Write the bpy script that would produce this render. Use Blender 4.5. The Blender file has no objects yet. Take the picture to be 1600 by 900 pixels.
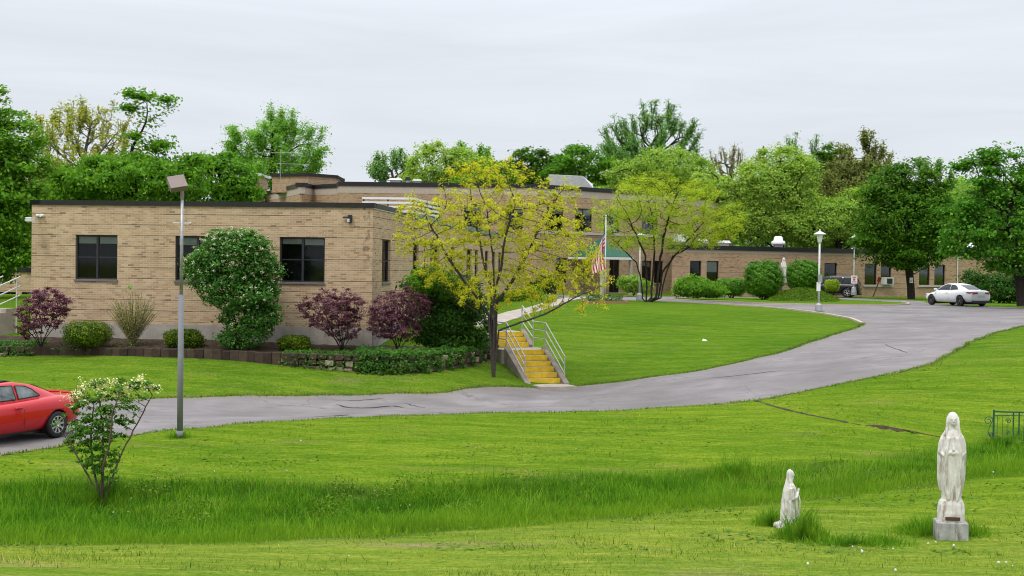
import bpy, bmesh, math, random
import numpy as np
from mathutils import Vector, Matrix, geometry

# ------------------------------------------------------------------ camera, world, sun, exposure
S = bpy.context.scene
COL = S.collection
R = math.radians
FPX, CAMZ = 2222.0, 4.2
PITCH = math.atan(32.5 / FPX)
ROLL = 0.0131
cam = bpy.data.cameras.new("camera")
cam.sensor_width = 36.0
cam.lens = FPX / 1600 * 36
cam.clip_start = 0.3
cam.clip_end = 6000
camo = bpy.data.objects.new("camera", cam)
COL.objects.link(camo)
CM = Matrix.Translation((0, 0, CAMZ)) @ Matrix.Rotation(R(90) - PITCH, 4, 'X') @ Matrix.Rotation(ROLL, 4, 'Z')
camo.matrix_world = CM
S.camera = camo

SUN_EL, SUN_AZ = 56, 215          # azimuth measured clockwise from +Y (behind and left of the camera)
W = bpy.data.worlds.new("World")
S.world = W
W.use_nodes = True
nt = W.node_tree
nt.nodes.clear()
N = nt.nodes.new
wo = N('ShaderNodeOutputWorld'); bg = N('ShaderNodeBackground')
sky = N('ShaderNodeTexSky'); sky.sky_type = 'NISHITA'; sky.sun_disc = False
sky.sun_elevation = R(SUN_EL); sky.sun_rotation = R(SUN_AZ)
sky.air_density = 1.0; sky.dust_density = 2.0
tc = N('ShaderNodeTexCoord'); sep = N('ShaderNodeSeparateXYZ')
nt.links.new(tc.outputs['Generated'], sep.inputs[0])
# overcast dome: brighter towards the zenith
grad = N('ShaderNodeMapRange'); grad.inputs[1].default_value = 0.0; grad.inputs[2].default_value = 0.9
grad.inputs[3].default_value = 8.15; grad.inputs[4].default_value = 27.0
pw = N('ShaderNodeMath'); pw.operation = 'POWER'; pw.inputs[1].default_value = 1.9
mx0 = N('ShaderNodeMath'); mx0.operation = 'MAXIMUM'; mx0.inputs[1].default_value = 0.0
nt.links.new(sep.outputs[2], mx0.inputs[0]); nt.links.new(mx0.outputs[0], pw.inputs[0]); nt.links.new(pw.outputs[0], grad.inputs[0])
mp = N('ShaderNodeMapping'); mp.inputs['Scale'].default_value = (1.3, 1.3, 13.0)
nz = N('ShaderNodeTexNoise'); nz.inputs['Scale'].default_value = 2.3; nz.inputs['Detail'].default_value = 7; nz.inputs['Roughness'].default_value = .58; nz.inputs['Distortion'].default_value = .6
nt.links.new(tc.outputs['Generated'], mp.inputs[0]); nt.links.new(mp.outputs[0], nz.inputs[0])
cr = N('ShaderNodeMapRange'); cr.inputs[1].default_value = .3; cr.inputs[2].default_value = .7
cr.inputs[3].default_value = .94; cr.inputs[4].default_value = 1.06
nt.links.new(nz.outputs[0], cr.inputs[0])
ml = N('ShaderNodeMath'); ml.operation = 'MULTIPLY'
nt.links.new(grad.outputs[0], ml.inputs[0]); nt.links.new(cr.outputs[0], ml.inputs[1])
cc = N('ShaderNodeMix'); cc.data_type = 'RGBA'; cc.blend_type = 'MULTIPLY'; cc.inputs[0].default_value = 1
cc.inputs[6].default_value = (.945, 1.0, 1.075, 1)
nt.links.new(ml.outputs[0], cc.inputs[7])
mixs = N('ShaderNodeMix'); mixs.data_type = 'RGBA'; mixs.inputs[0].default_value = .93
nt.links.new(sky.outputs[0], mixs.inputs[6]); nt.links.new(cc.outputs[2], mixs.inputs[7])
nt.links.new(mixs.outputs[2], bg.inputs[0]); bg.inputs[1].default_value = 0.1
nt.links.new(bg.outputs[0], wo.inputs[0])

sl = bpy.data.lights.new("sun", 'SUN'); sl.energy = 1.5; sl.angle = R(12); sl.color = (1, .95, .87)
so = bpy.data.objects.new("sun", sl); COL.objects.link(so)
az, el = R(SUN_AZ), R(SUN_EL)
sd = Vector((math.sin(az) * math.cos(el), math.cos(az) * math.cos(el), math.sin(el)))
so.rotation_euler = sd.to_track_quat('Z', 'Y').to_euler()
so.location = (-10, -10, 30)
S.view_settings.view_transform = 'Standard'
S.view_settings.look = 'None'
S.view_settings.gamma = 1.0
S.view_settings.exposure = 0.0
S.view_settings.use_curve_mapping = False
S.render.engine = 'CYCLES'
S.cycles.max_bounces = 6
S.cycles.diffuse_bounces = 3
S.cycles.transparent_max_bounces = 8
S.cycles.use_denoising = True
S.cycles.pixel_filter_type = 'BLACKMAN_HARRIS'
S.cycles.filter_width = 1.05

rnd = random.Random(7)
C3 = np.array(CM.to_3x3())
CP = np.array([0, 0, CAMZ])

# ------------------------------------------------------------------ helpers
def ray(px, py):
    d = C3 @ np.array([(px - 800) / FPX, (450 - py) / FPX, -1.0])
    return d / d[1]
def at(px, py, Y):                       # a point seen at that pixel, Y metres ahead
    return CP + ray(px, py) * Y
def at_z(px, py, z):
    d = ray(px, py)
    return CP + d * ((z - CAMZ) / d[2])

def tag(o, label=None, cat=None, group=None, kind=None):
    if label: o['label'] = label
    if cat: o['category'] = cat
    if group: o['group'] = group
    if kind: o['kind'] = kind
    return o
def thing(name, loc, rz=0, label=None, cat=None, group=None):
    o = bpy.data.objects.new(name, None)
    o.empty_display_size = .3
    COL.objects.link(o)
    o.location = [float(v) for v in loc]; o.rotation_euler = (0, 0, rz)
    return tag(o, label, cat, group)
def np_mesh(name, V, F, mat, parent=None, smooth=False, uv=None, attrs=None):
    """V (n,3); F (m,k) array of equal-size faces or list of lists"""
    me = bpy.data.meshes.new(name)
    V = np.asarray(V, dtype=np.float32)
    if isinstance(F, np.ndarray):
        m, k = F.shape
        me.vertices.add(len(V)); me.vertices.foreach_set('co', V.ravel())
        me.loops.add(m * k); me.loops.foreach_set('vertex_index', F.astype(np.int32).ravel())
        me.polygons.add(m)
        me.polygons.foreach_set('loop_start', np.arange(0, m * k, k, dtype=np.int32))
        me.polygons.foreach_set('loop_total', np.full(m, k, dtype=np.int32))
        me.update(calc_edges=True)
    else:
        me.from_pydata(V.tolist(), [], F)
        me.update()
    if attrs:
        for an, (dom, arr) in attrs.items():
            a = me.attributes.new(an, 'FLOAT', dom)
            a.data.foreach_set('value', np.asarray(arr, dtype=np.float32))
    if uv is not None:
        u = me.uv_layers.new(name='UVMap')
        u.data.foreach_set('uv', np.asarray(uv, dtype=np.float32).ravel())
    if smooth:
        me.polygons.foreach_set('use_smooth', np.ones(len(me.polygons), dtype=bool))
    if mat: me.materials.append(mat)
    o = bpy.data.objects.new(name, me)
    COL.objects.link(o)
    if parent: o.parent = parent
    return o

class MB:
    """collects shapes into one mesh"""
    def __init__(s): s.v = []; s.f = []; s.c = []; s.cur = 0.5
    def add(s, V, F):
        n = len(s.v)
        s.v += [tuple(map(float, p)) for p in V]
        for f in F:
            s.f.append([i + n for i in f]); s.c.append(s.cur)
        return s
    def box(s, c, d, rz=0, M=None):
        x, y, z = d[0] / 2, d[1] / 2, d[2] / 2
        P = [(a * x, b * y, e * z) for e in (-1, 1) for b in (-1, 1) for a in (-1, 1)]
        F = [(0, 2, 3, 1), (4, 5, 7, 6), (0, 1, 5, 4), (2, 6, 7, 3), (0, 4, 6, 2), (1, 3, 7, 5)]
        ca, sa = math.cos(rz), math.sin(rz)
        if M is not None: P = [tuple(M @ Vector(p)) for p in P]
        P = [(c[0] + p[0] * ca - p[1] * sa, c[1] + p[0] * sa + p[1] * ca, c[2] + p[2]) for p in P]
        return s.add(P, F)
    def bbox(s, a, b):
        return s.box([(a[i] + b[i]) / 2 for i in range(3)], [abs(b[i] - a[i]) for i in range(3)])
    def tube(s, pts, r, n=8, cap=True):
        pts = [Vector(p) for p in pts]
        if not hasattr(r, '__len__'): r = [r] * len(pts)
        V = []; F = []
        prev = None
        for i, p in enumerate(pts):
            t = (pts[min(i + 1, len(pts) - 1)] - pts[max(i - 1, 0)]).normalized()
            if prev is None:
                a = Vector((0, 0, 1)) if abs(t.z) < .9 else Vector((1, 0, 0))
                u = t.cross(a).normalized()
            else:
                u = (prev - t * prev.dot(t)).normalized()
            prev = u
            w = t.cross(u)
            for k in range(n):
                an = 2 * math.pi * k / n
                V.append(p + (u * math.cos(an) + w * math.sin(an)) * r[i])
        for i in range(len(pts) - 1):
            for k in range(n):
                F.append((i * n + k, i * n + (k + 1) % n, (i + 1) * n + (k + 1) % n, (i + 1) * n + k))
        if cap:
            F.append(tuple(range(n))[::-1]); F.append(tuple(range((len(pts) - 1) * n, len(pts) * n)))
        return s.add(V, F)
    def lathe(s, prof, n=20, c=(0, 0, 0), axis='Z', cap=True):
        V = []; F = []
        for (r, z) in prof:
            for k in range(n):
                a = 2 * math.pi * k / n
                p = (r * math.cos(a), r * math.sin(a), z)
                if axis == 'Y': p = (p[0], p[2], p[1])
                if axis == 'X': p = (p[2], p[0], p[1])
                V.append((c[0] + p[0], c[1] + p[1], c[2] + p[2]))
        for i in range(len(prof) - 1):
            for k in range(n):
                F.append((i * n + k, i * n + (k + 1) % n, (i + 1) * n + (k + 1) % n, (i + 1) * n + k))
        if cap:
            F.append(tuple(range(n))[::-1]); F.append(tuple(range((len(prof) - 1) * n, len(prof) * n)))
        return s.add(V, F)
    def prism(s, poly, z0, z1):
        n = len(poly)
        V = [(p[0], p[1], z0) for p in poly] + [(p[0], p[1], z1) for p in poly]
        F = [tuple(range(n))[::-1], tuple(range(n, 2 * n))]
        F += [(i, (i + 1) % n, n + (i + 1) % n, n + i) for i in range(n)]
        return s.add(V, F)
    def build(s, name, mat, parent=None, smooth=False, bevel=0, rel=None):
        V = np.array(s.v)
        if rel is not None: V = V - np.array(rel)
        o = np_mesh(name, V, s.f, mat, parent, smooth, attrs={'rnd': ('FACE', s.c)})
        if bevel:
            b = o.modifiers.new('b', 'BEVEL'); b.width = bevel; b.segments = 2; b.limit_method = 'ANGLE'
        return o

def fix_normals(o):
    bm = bmesh.new(); bm.from_mesh(o.data)
    bmesh.ops.recalc_face_normals(bm, faces=bm.faces)
    bm.to_mesh(o.data); bm.free()
def bake(o):
    dg = bpy.context.evaluated_depsgraph_get()
    me = bpy.data.meshes.new_from_object(o.evaluated_get(dg))
    o.modifiers.clear()
    o.data = me
    return o

# ---- materials
def newmat(name):
    m = bpy.data.materials.new(name); m.use_nodes = True
    return m, m.node_tree, m.node_tree.nodes['Principled BSDF']
def ramp(t, stops, src=None):
    r = t.nodes.new('ShaderNodeValToRGB')
    e = r.color_ramp.elements
    while len(e) < len(stops): e.new(.5)
    for i, (p, c) in enumerate(stops):
        e[i].position = p; e[i].color = (*c, 1)
    if src is not None: t.links.new(src, r.inputs[0])
    return r
def noise(t, scale, detail=4, rough=.55, co=None, dist=0):
    n = t.nodes.new('ShaderNodeTexNoise')
    n.inputs['Scale'].default_value = scale; n.inputs['Detail'].default_value = detail
    n.inputs['Roughness'].default_value = rough; n.inputs['Distortion'].default_value = dist
    if co is not None: t.links.new(co, n.inputs['Vector'])
    return n
def mapping(t, co, scale):
    m = t.nodes.new('ShaderNodeMapping'); m.inputs['Scale'].default_value = scale
    t.links.new(co, m.inputs[0]); return m.outputs[0]
def mixc(t, fac, a, b, mode='MIX'):
    m = t.nodes.new('ShaderNodeMix'); m.data_type = 'RGBA'; m.blend_type = mode
    for i, v in ((0, fac), (6, a), (7, b)):
        if isinstance(v, (int, float)): m.inputs[i].default_value = v
        elif isinstance(v, tuple): m.inputs[i].default_value = (*v, 1)
        else: t.links.new(v, m.inputs[i])
    return m.outputs[2]
def math_n(t, op, a, b=0.0, clamp=False):
    m = t.nodes.new('ShaderNodeMath'); m.operation = op; m.use_clamp = clamp
    for i, v in ((0, a), (1, b)):
        if isinstance(v, (int, float)): m.inputs[i].default_value = v
        else: t.links.new(v, m.inputs[i])
    return m.outputs[0]
def mrange(t, v, a, b, c=0.0, d=1.0):
    m = t.nodes.new('ShaderNodeMapRange')
    t.links.new(v, m.inputs[0])
    for i, q in enumerate((a, b, c, d)): m.inputs[i + 1].default_value = q
    return m.outputs[0]
def attr(t, name):
    a = t.nodes.new('ShaderNodeAttribute'); a.attribute_name = name; return a.outputs['Fac']
def objco(t):
    return t.nodes.new('ShaderNodeTexCoord').outputs['Object']
def pos(t):
    return t.nodes.new('ShaderNodeNewGeometry').outputs['Position']
def bump(t, p, h, strength=.5, dist=.02):
    b = t.nodes.new('ShaderNodeBump'); b.inputs['Strength'].default_value = strength; b.inputs['Distance'].default_value = dist
    t.links.new(h, b.inputs['Height']); t.links.new(b.outputs[0], p.inputs['Normal'])

def plain(name, col, rough=.6, metal=0, var=.15, scale=6, spec=.5, coat=0):
    m, t, p = newmat(name)
    n = noise(t, scale, 5, .6, objco(t))
    c = mixc(t, mrange(t, n.outputs[0], .3, .7), tuple(x * (1 - var) for x in col), tuple(min(1, x * (1 + var)) for x in col))
    t.links.new(c, p.inputs['Base Color'])
    p.inputs['Roughness'].default_value = rough; p.inputs['Metallic'].default_value = metal
    p.inputs['Specular IOR Level'].default_value = spec
    if coat: p.inputs['Coat Weight'].default_value = coat; p.inputs['Coat Roughness'].default_value = .04
    return m
def leafmat(name, dark, mid, light, trans=.35, rough=.5, nscale=1.2, k=1.45):
    dark, mid, light = [tuple(min(.85, q * k) for q in c) for c in (dark, mid, light)]
    trans += .08
    m, t, p = newmat(name)
    n = noise(t, nscale, 3, .6, objco(t))
    f = math_n(t, 'ADD', math_n(t, 'MULTIPLY', attr(t, 'rnd'), .65), math_n(t, 'MULTIPLY', mrange(t, n.outputs[0], .3, .7), .35))
    r = ramp(t, [(0.05, dark), (.5, mid), (.95, light)], f)
    oi = t.nodes.new('ShaderNodeObjectInfo')
    tone = mixc(t, oi.outputs['Random'], (.84, .92, .80), (1.18, 1.08, 1.25))
    rc = mixc(t, 1.0, r.outputs[0], tone, 'MULTIPLY')
    t.links.new(rc, p.inputs['Base Color'])
    p.inputs['Roughness'].default_value = rough; p.inputs['Specular IOR Level'].default_value = .10
    tr = t.nodes.new('ShaderNodeBsdfTranslucent')
    tcx = mixc(t, 1.0, rc, (1.25, 1.2, .5), 'MULTIPLY')
    t.links.new(tcx, tr.inputs[0])
    mx = t.nodes.new('ShaderNodeMixShader'); mx.inputs[0].default_value = trans
    t.links.new(p.outputs[0], mx.inputs[1]); t.links.new(tr.outputs[0], mx.inputs[2])
    t.links.new(mx.outputs[0], t.nodes['Material Output'].inputs[0])
    return m

_th = math.atan((1008 - 800) / FPX); _s = np.array([math.sin(_th), math.cos(_th)]); _c = at(583, 318, 51.0)[:2]; _d = ray(49, 420)
FRONT_L = float(np.hypot(*(CP[:2] + _d[:2] * (_c @ _s) / (_d[:2] @ _s) - _c)))
M = {}
# brick with courses, per-brick tones, soot in the top and dark joints every fifth course
def brickmat(name, c1, c2, mort, bw=.235, bh=.078, scale_var=1.0, joint=5):
    m, t, p = newmat(name)
    uv = t.nodes.new('ShaderNodeUVMap').outputs[0]
    b = t.nodes.new('ShaderNodeTexBrick')
    t.links.new(uv, b.inputs['Vector'])
    b.inputs['Scale'].default_value = 1
    b.inputs['Brick Width'].default_value = bw; b.inputs['Row Height'].default_value = bh
    b.inputs['Mortar Size'].default_value = .007; b.inputs['Mortar Smooth'].default_value = .3
    b.inputs['Color1'].default_value = (0, 0, 0, 1); b.inputs['Color2'].default_value = (1, 1, 1, 1)
    b.inputs['Mortar'].default_value = (.5, .5, .5, 1); b.inputs['Bias'].default_value = 0
    rr = ramp(t, [(0, tuple(x * .62 for x in c1)), (.07, c1), (.55, tuple((a + q) / 2 for a, q in zip(c1, c2))), (1, c2)], b.outputs['Color'])
    big = noise(t, .35, 4, .6, uv)
    c = mixc(t, mrange(t, big.outputs[0], .35, .7), rr.outputs[0], mixc(t, 1.0, rr.outputs[0], (.88, .85, .84), 'MULTIPLY'))
    st = noise(t, 1.0, 5, .6, mapping(t, uv, (2.2, .28, 1)))
    c = mixc(t, mrange(t, st.outputs[0], .58, .75, 0, .4), c, mixc(t, 1.0, c, (.62, .56, .52), 'MULTIPLY'))
    c = mixc(t, b.outputs['Fac'], c, mort)
    if joint:
        s2 = t.nodes.new('ShaderNodeSeparateXYZ'); t.links.new(uv, s2.inputs[0])
        band_ = math_n(t, 'MULTIPLY', math_n(t, 'GREATER_THAN', s2.outputs[0], FRONT_L - .36), math_n(t, 'LESS_THAN', s2.outputs[0], FRONT_L - .10))
        band_ = math_n(t, 'MULTIPLY', band_, mrange(t, s2.outputs[1], 3.9, 4.8))
        bn = noise(t, 3.2, 5, .7, mapping(t, uv, (1.4, 1.6, 1)))
        c = mixc(t, math_n(t, 'MULTIPLY', band_, mrange(t, bn.outputs[0], .46, .60, 0, .8)), c, (.14, .10, .07))
        sp = t.nodes.new('ShaderNodeSeparateXYZ'); t.links.new(uv, sp.inputs[0])
        md = math_n(t, 'MODULO', math_n(t, 'ADD', sp.outputs[1], .3), bh * joint)
        j = math_n(t, 'LESS_THAN', md, .024)
        jn = noise(t, .6, 3, .6, mapping(t, uv, (1, 3, 1)))
        c = mixc(t, math_n(t, 'MULTIPLY', j, mrange(t, jn.outputs[0], .38, .56, 0, .9)), c, (.08, .06, .045))
    t.links.new(c, p.inputs['Base Color'])
    p.inputs['Roughness'].default_value = .9; p.inputs['Specular IOR Level'].default_value = .04
    bump(t, p, math_n(t, 'SUBTRACT', 1.0, b.outputs['Fac']), .5, .008)
    return m
M['brick'] = brickmat('tan_brick', (.405, .28, .17), (.545, .395, .25), (.55, .445, .325))
M['brick_far'] = brickmat('brown_brick', (.34, .215, .128), (.46, .32, .20), (.44, .335, .235))
M['concrete'] = plain('concrete', (.33, .30, .26), .9, var=.25, scale=2)
M['cheek'] = plain('stair_side_concrete', (.23, .19, .16), .95, var=.3, scale=3)
M['walk'] = plain('walk_concrete', (.36, .31, .26), .9, var=.22, scale=1.5)
M['lightband'] = plain('pale_band', (.42, .34, .28), .85, var=.1)
M['coping'] = plain('dark_coping', (.018, .015, .017), .45, .3, .2)
M['greencoping'] = plain('green_coping', (.14, .22, .19), .5, .2, .2)
M['roofing'] = plain('roofing', (.09, .085, .08), .9, var=.3, scale=.7)
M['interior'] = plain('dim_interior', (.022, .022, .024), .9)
M['darkmetal'] = plain('dark_bronze', (.018, .016, .022), .4, .3, .2)
M['frame'] = plain('window_frame', (.028, .024, .034), .45, .2, .15)
M['sill'] = plain('window_sill', (.16, .14, .15), .5, .2, .1)
M['stone_sill'] = plain('stone_sill', (.42, .38, .33), .8, 0, .15)
M['white'] = plain('white_paint', (.72, .72, .71), .5, 0, .06)
M['dirtywhite'] = plain('dirty_white', (.60, .60, .58), .6, 0, .15)
M['galv'] = plain('galvanised_steel', (.36, .35, .36), .45, .55, .2, 9)
M['polegrey'] = plain('pole_grey_paint', (.18, .18, .195), .7, .0, .12, 3)
M['rail'] = plain('rail_steel', (.42, .41, .38), .5, .3, .15, 9)
M['bronze'] = plain('lamp_brown', (.20, .145, .13), .5, .1, .1)
M['yellow'] = plain('yellow_step_paint', (.66, .43, .012), .65, 0, .22, 5)
M['rubber'] = plain('rubber', (.012, .012, .013), .75, 0, .2)
M['black'] = plain('black_plastic', (.01, .01, .011), .5, 0, .2)
M['chrome'] = plain('rim_alloy', (.55, .56, .57), .3, .8, .1)
M['darkrim'] = plain('dark_rim_alloy', (.16, .16, .18), .35, .7, .1)
M['redpaint'] = plain('red_car_paint', (.50, .004, .010), .3, 0, .04, 2, .25, .6)
M['whitepaint'] = plain('white_car_paint', (.74, .74, .76), .3, 0, .02, 2, .4, .5)
M['blackpaint'] = plain('black_car_paint', (.012, .011, .014), .3, 0, .1, 2, .3, .3)
M['greenpaint'] = plain('green_iron_paint', (.012, .075, .05), .5, .1, .2)
M['awning'] = plain('green_awning', (.008, .085, .045), .7, 0, .12)
M['redsign'] = plain('red_sign_paint', (.5, .05, .03), .6)
M['blind'] = plain('window_blind', (.50, .48, .40), .8, 0, .06)
M['acgrey'] = plain('ac_casing', (.55, .55, .52), .5, 0, .08)
M['taillight'] = plain('tail_light', (.30, .005, .02), .2, 0, .05, 4, .5, .8)
M['bark'] = plain('bark', (.085, .065, .05), .95, 0, .45, 9, .1)
M['barkdark'] = plain('dark_bark', (.035, .028, .024), .95, 0, .45, 9, .1)
M['barkyoung'] = plain('young_bark', (.062, .052, .046), .95, 0, .45, 14, .05)
M['barkgrey'] = plain('grey_bark', (.13, .11, .095), .95, 0, .4, 9, .1)
M['crack_shade'] = plain('crack_shadow', (.02, .018, .018), .95, 0, .3)  # near-black colour stands in for the shade down inside the road cracks
M['wood'] = plain('weathered_wood', (.11, .075, .05), .9, 0, .3, 5)
M['soil'] = plain('mulch_soil', (.055, .038, .027), .98, 0, .5, 7, .1)
def glassmat():
    m, t, p = newmat('window_glass')
    tr = t.nodes.new('ShaderNodeBsdfTransparent'); tr.inputs[0].default_value = (.78, .82, .82, 1)
    gl = t.nodes.new('ShaderNodeBsdfGlossy'); gl.inputs['Roughness'].default_value = .03
    fr = t.nodes.new('ShaderNodeFresnel'); fr.inputs[0].default_value = 1.32
    mx = t.nodes.new('ShaderNodeMixShader')
    t.links.new(fr.outputs[0], mx.inputs[0]); t.links.new(tr.outputs[0], mx.inputs[1]); t.links.new(gl.outputs[0], mx.inputs[2])
    t.links.new(mx.outputs[0], t.nodes['Material Output'].inputs[0])
    return m
M['glass'] = glassmat()
def carglass():
    m, t, p = newmat('car_glass')
    p.inputs['Base Color'].default_value = (.05, .065, .07, 1); p.inputs['Roughness'].default_value = .04
    p.inputs['Specular IOR Level'].default_value = .9
    n = noise(t, 3, 3, .5, objco(t))
    t.links.new(ramp(t, [(.35, (.02, .025, .03)), (.65, (.15, .18, .18))], n.outputs[0]).outputs[0], p.inputs['Base Color'])
    return m
M['carglass'] = carglass()
M['darkglass'] = plain('dark_car_glass', (.012, .014, .018), .05, 0, .3)
def stonemat(name, a, b, stain):
    m, t, p = newmat(name)
    co = objco(t)
    n = noise(t, 5, 6, .65, co)
    c = mixc(t, mrange(t, n.outputs[0], .35, .65), a, b)
    s = noise(t, 3.0, 5, .7, mapping(t, co, (4, 4, .8)))
    c = mixc(t, mrange(t, s.outputs[0], .53, .68, 0, .85), c, stain)
    t.links.new(c, p.inputs['Base Color']); p.inputs['Roughness'].default_value = .85
    p.inputs['Specular IOR Level'].default_value = .2
    n2 = noise(t, 40, 4, .6, co); bump(t, p, n2.outputs[0], .5, .01)
    return m
M['marble'] = stonemat('weathered_white_stone', (.50, .46, .43), (.68, .65, .62), (.23, .15, .10))
M['granite'] = stonemat('grey_granite', (.26, .25, .24), (.42, .41, .40), (.14, .12, .10))
def blockmat():
    m, t, p = newmat('stone_blocks')
    co = objco(t)
    n = noise(t, 6, 6, .7, co)
    r = ramp(t, [(0, (.045, .032, .026)), (.5, (.10, .07, .052)), (.8, (.20, .15, .11)), (1, (.42, .34, .26))], attr(t, 'rnd'))
    c = mixc(t, mrange(t, n.outputs[0], .35, .7, 0, .7), r.outputs[0], mixc(t, 1.0, r.outputs[0], (.45, .42, .4), 'MULTIPLY'))
    t.links.new(c, p.inputs['Base Color']); p.inputs['Roughness'].default_value = .95
    p.inputs['Specular IOR Level'].default_value = .1
    bump(t, p, n.outputs[0], .8, .03)
    return m
M['blocks'] = blockmat()
def asphalt():
    m, t, p = newmat('asphalt')
    co = pos(t)
    n1 = noise(t, .35, 5, .6, co, .5); n2 = noise(t, 60, 3, .7, co); n3 = noise(t, 2.2, 5, .65, mapping(t, co, (.35, 1, 1)))
    c = ramp(t, [(.3, (.145, .130, .127)), (.52, (.205, .186, .184)), (.72, (.265, .243, .240))], n1.outputs[0]).outputs[0]
    c = mixc(t, mrange(t, n3.outputs[0], .5, .68, 0, .5), c, (.115, .10, .10))
    c = mixc(t, mrange(t, n2.outputs[0], .5, .8, 0, .5), c, (.27, .24, .245))
    pt_ = t.nodes.new('ShaderNodeTexVoronoi'); pt_.inputs['Scale'].default_value = .22; t.links.new(mapping(t, co, (.6, 1.3, 1)), pt_.inputs['Vector'])
    c = mixc(t, mrange(t, pt_.outputs['Color'], .25, .9, 0, .35), c, (.13, .118, .118))
    ed = noise(t, 1.6, 5, .7, co)
    c = mixc(t, math_n(t, 'MULTIPLY', attr(t, 'edge'), mrange(t, ed.outputs[0], .35, .6)), c, (.20, .175, .145))
    v = t.nodes.new('ShaderNodeTexVoronoi'); v.feature = 'DISTANCE_TO_EDGE'; v.inputs['Scale'].default_value = .32
    w = noise(t, .9, 4, .6, co)
    vm = t.nodes.new('ShaderNodeVectorMath'); vm.operation = 'ADD'
    sc = t.nodes.new('ShaderNodeVectorMath'); sc.operation = 'SCALE'; sc.inputs['Scale'].default_value = 1.6
    t.links.new(w.outputs['Color'], sc.inputs[0]); t.links.new(co, vm.inputs[0]); t.links.new(sc.outputs[0], vm.inputs[1])
    t.links.new(vm.outputs[0], v.inputs['Vector'])
    k = mrange(t, v.outputs['Distance'], .004, .016, 1, 0)
    k = math_n(t, 'MULTIPLY', k, mrange(t, n1.outputs[0], .42, .6))
    c = mixc(t, math_n(t, 'MULTIPLY', k, .45), c, (.07, .06, .06))
    t.links.new(c, p.inputs['Base Color']); p.inputs['Roughness'].default_value = .93
    p.inputs['Specular IOR Level'].default_value = .2
    bump(t, p, n2.outputs[0], .4, .01)
    return m
M['asphalt'] = asphalt()
def lawn_tone(t, base=1.0):
    base *= 1.27
    co = pos(t)
    a = noise(t, .14, 5, .6, co); b = noise(t, .9, 6, .7, mapping(t, co, (.35, 1.5, 1)), .4)
    g = noise(t, 3.4, 5, .7, mapping(t, co, (.45, 1.7, 1))); e = noise(t, .33, 4, .65, co)
    c = mixc(t, mrange(t, a.outputs[0], .35, .65), tuple(q * base for q in (.088, .158, .010)), tuple(q * base for q in (.142, .206, .015)))
    c = mixc(t, mrange(t, b.outputs[0], .38, .66, 0, .8), c, tuple(q * base for q in (.062, .130, .009)))
    c = mixc(t, mrange(t, g.outputs[0], .50, .74, 0, .75), c, tuple(q * base for q in (.20, .24, .020)))
    w = t.nodes.new('ShaderNodeTexWave'); w.bands_direction = 'DIAGONAL'; w.inputs['Scale'].default_value = .42; w.inputs['Distortion'].default_value = 5.5
    w.inputs['Detail'].default_value = 3; w.inputs['Detail Scale'].default_value = .6; t.links.new(mapping(t, co, (.30, 1.3, 0)), w.inputs['Vector'])
    c = mixc(t, mrange(t, w.outputs['Fac'], .35, .75, 0, .38), c, mixc(t, 1.0, c, (1.45, 1.22, 1.6), 'MULTIPLY'))
    h2 = noise(t, 7.5, 5, .75, mapping(t, co, (.5, 1.3, 1)))
    c = mixc(t, mrange(t, h2.outputs[0], .50, .66, 0, .65), c, mixc(t, 1.0, c, (.52, .68, .6), 'MULTIPLY'))
    dry = noise(t, .5, 5, .75, mapping(t, co, (.5, 1.6, 1)))
    c = mixc(t, mrange(t, dry.outputs[0], .57, .74, 0, .75), c, tuple(q * base for q in (.20, .16, .06)))
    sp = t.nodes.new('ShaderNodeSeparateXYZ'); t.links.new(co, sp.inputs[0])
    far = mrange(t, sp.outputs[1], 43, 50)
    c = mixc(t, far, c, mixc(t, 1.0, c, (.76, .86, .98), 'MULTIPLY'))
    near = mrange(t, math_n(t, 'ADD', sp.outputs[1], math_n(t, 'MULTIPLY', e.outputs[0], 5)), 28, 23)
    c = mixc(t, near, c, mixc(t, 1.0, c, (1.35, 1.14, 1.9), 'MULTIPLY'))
    return c, co, g, e
def groundmat():
    m, t, p = newmat('lawn')
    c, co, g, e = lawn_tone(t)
    f = noise(t, 16, 4, .75, mapping(t, co, (1, .5, 1)))
    c = mixc(t, mrange(t, f.outputs[0], .42, .68, 0, .7), c, mixc(t, 1.0, c, (.40, .50, .45), 'MULTIPLY'))
    lg = mixc(t, mrange(t, e.outputs[0], .4, .65), (.030, .085, .007), (.075, .085, .025))
    c = mixc(t, attr(t, 'long'), c, lg)
    c = mixc(t, attr(t, 'soil'), c, (.10, .075, .05))
    t.links.new(c, p.inputs['Base Color']); p.inputs['Roughness'].default_value = .95
    p.inputs['Specular IOR Level'].default_value = .0
    h = math_n(t, 'ADD', f.outputs[0], math_n(t, 'MULTIPLY', g.outputs[0], 2.0))
    bump(t, p, h, .9, .05)
    return m
M['lawn'] = groundmat()
def bladefinish(t, p, c, tf=.4):
    t.links.new(c, p.inputs['Base Color']); p.inputs['Roughness'].default_value = .6
    p.inputs['Specular IOR Level'].default_value = .03
    tr = t.nodes.new('ShaderNodeBsdfTranslucent'); t.links.new(c, tr.inputs[0])
    mx = t.nodes.new('ShaderNodeMixShader'); mx.inputs[0].default_value = tf
    t.links.new(p.outputs[0], mx.inputs[1]); t.links.new(tr.outputs[0], mx.inputs[2])
    t.links.new(mx.outputs[0], t.nodes['Material Output'].inputs[0])
def mownmat():
    m, t, p = newmat('mown_grass')
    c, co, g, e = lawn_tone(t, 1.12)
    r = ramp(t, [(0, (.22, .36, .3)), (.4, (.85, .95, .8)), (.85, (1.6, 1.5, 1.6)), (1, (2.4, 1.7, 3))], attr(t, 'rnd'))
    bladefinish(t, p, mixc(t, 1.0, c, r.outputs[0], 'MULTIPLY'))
    return m
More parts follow.
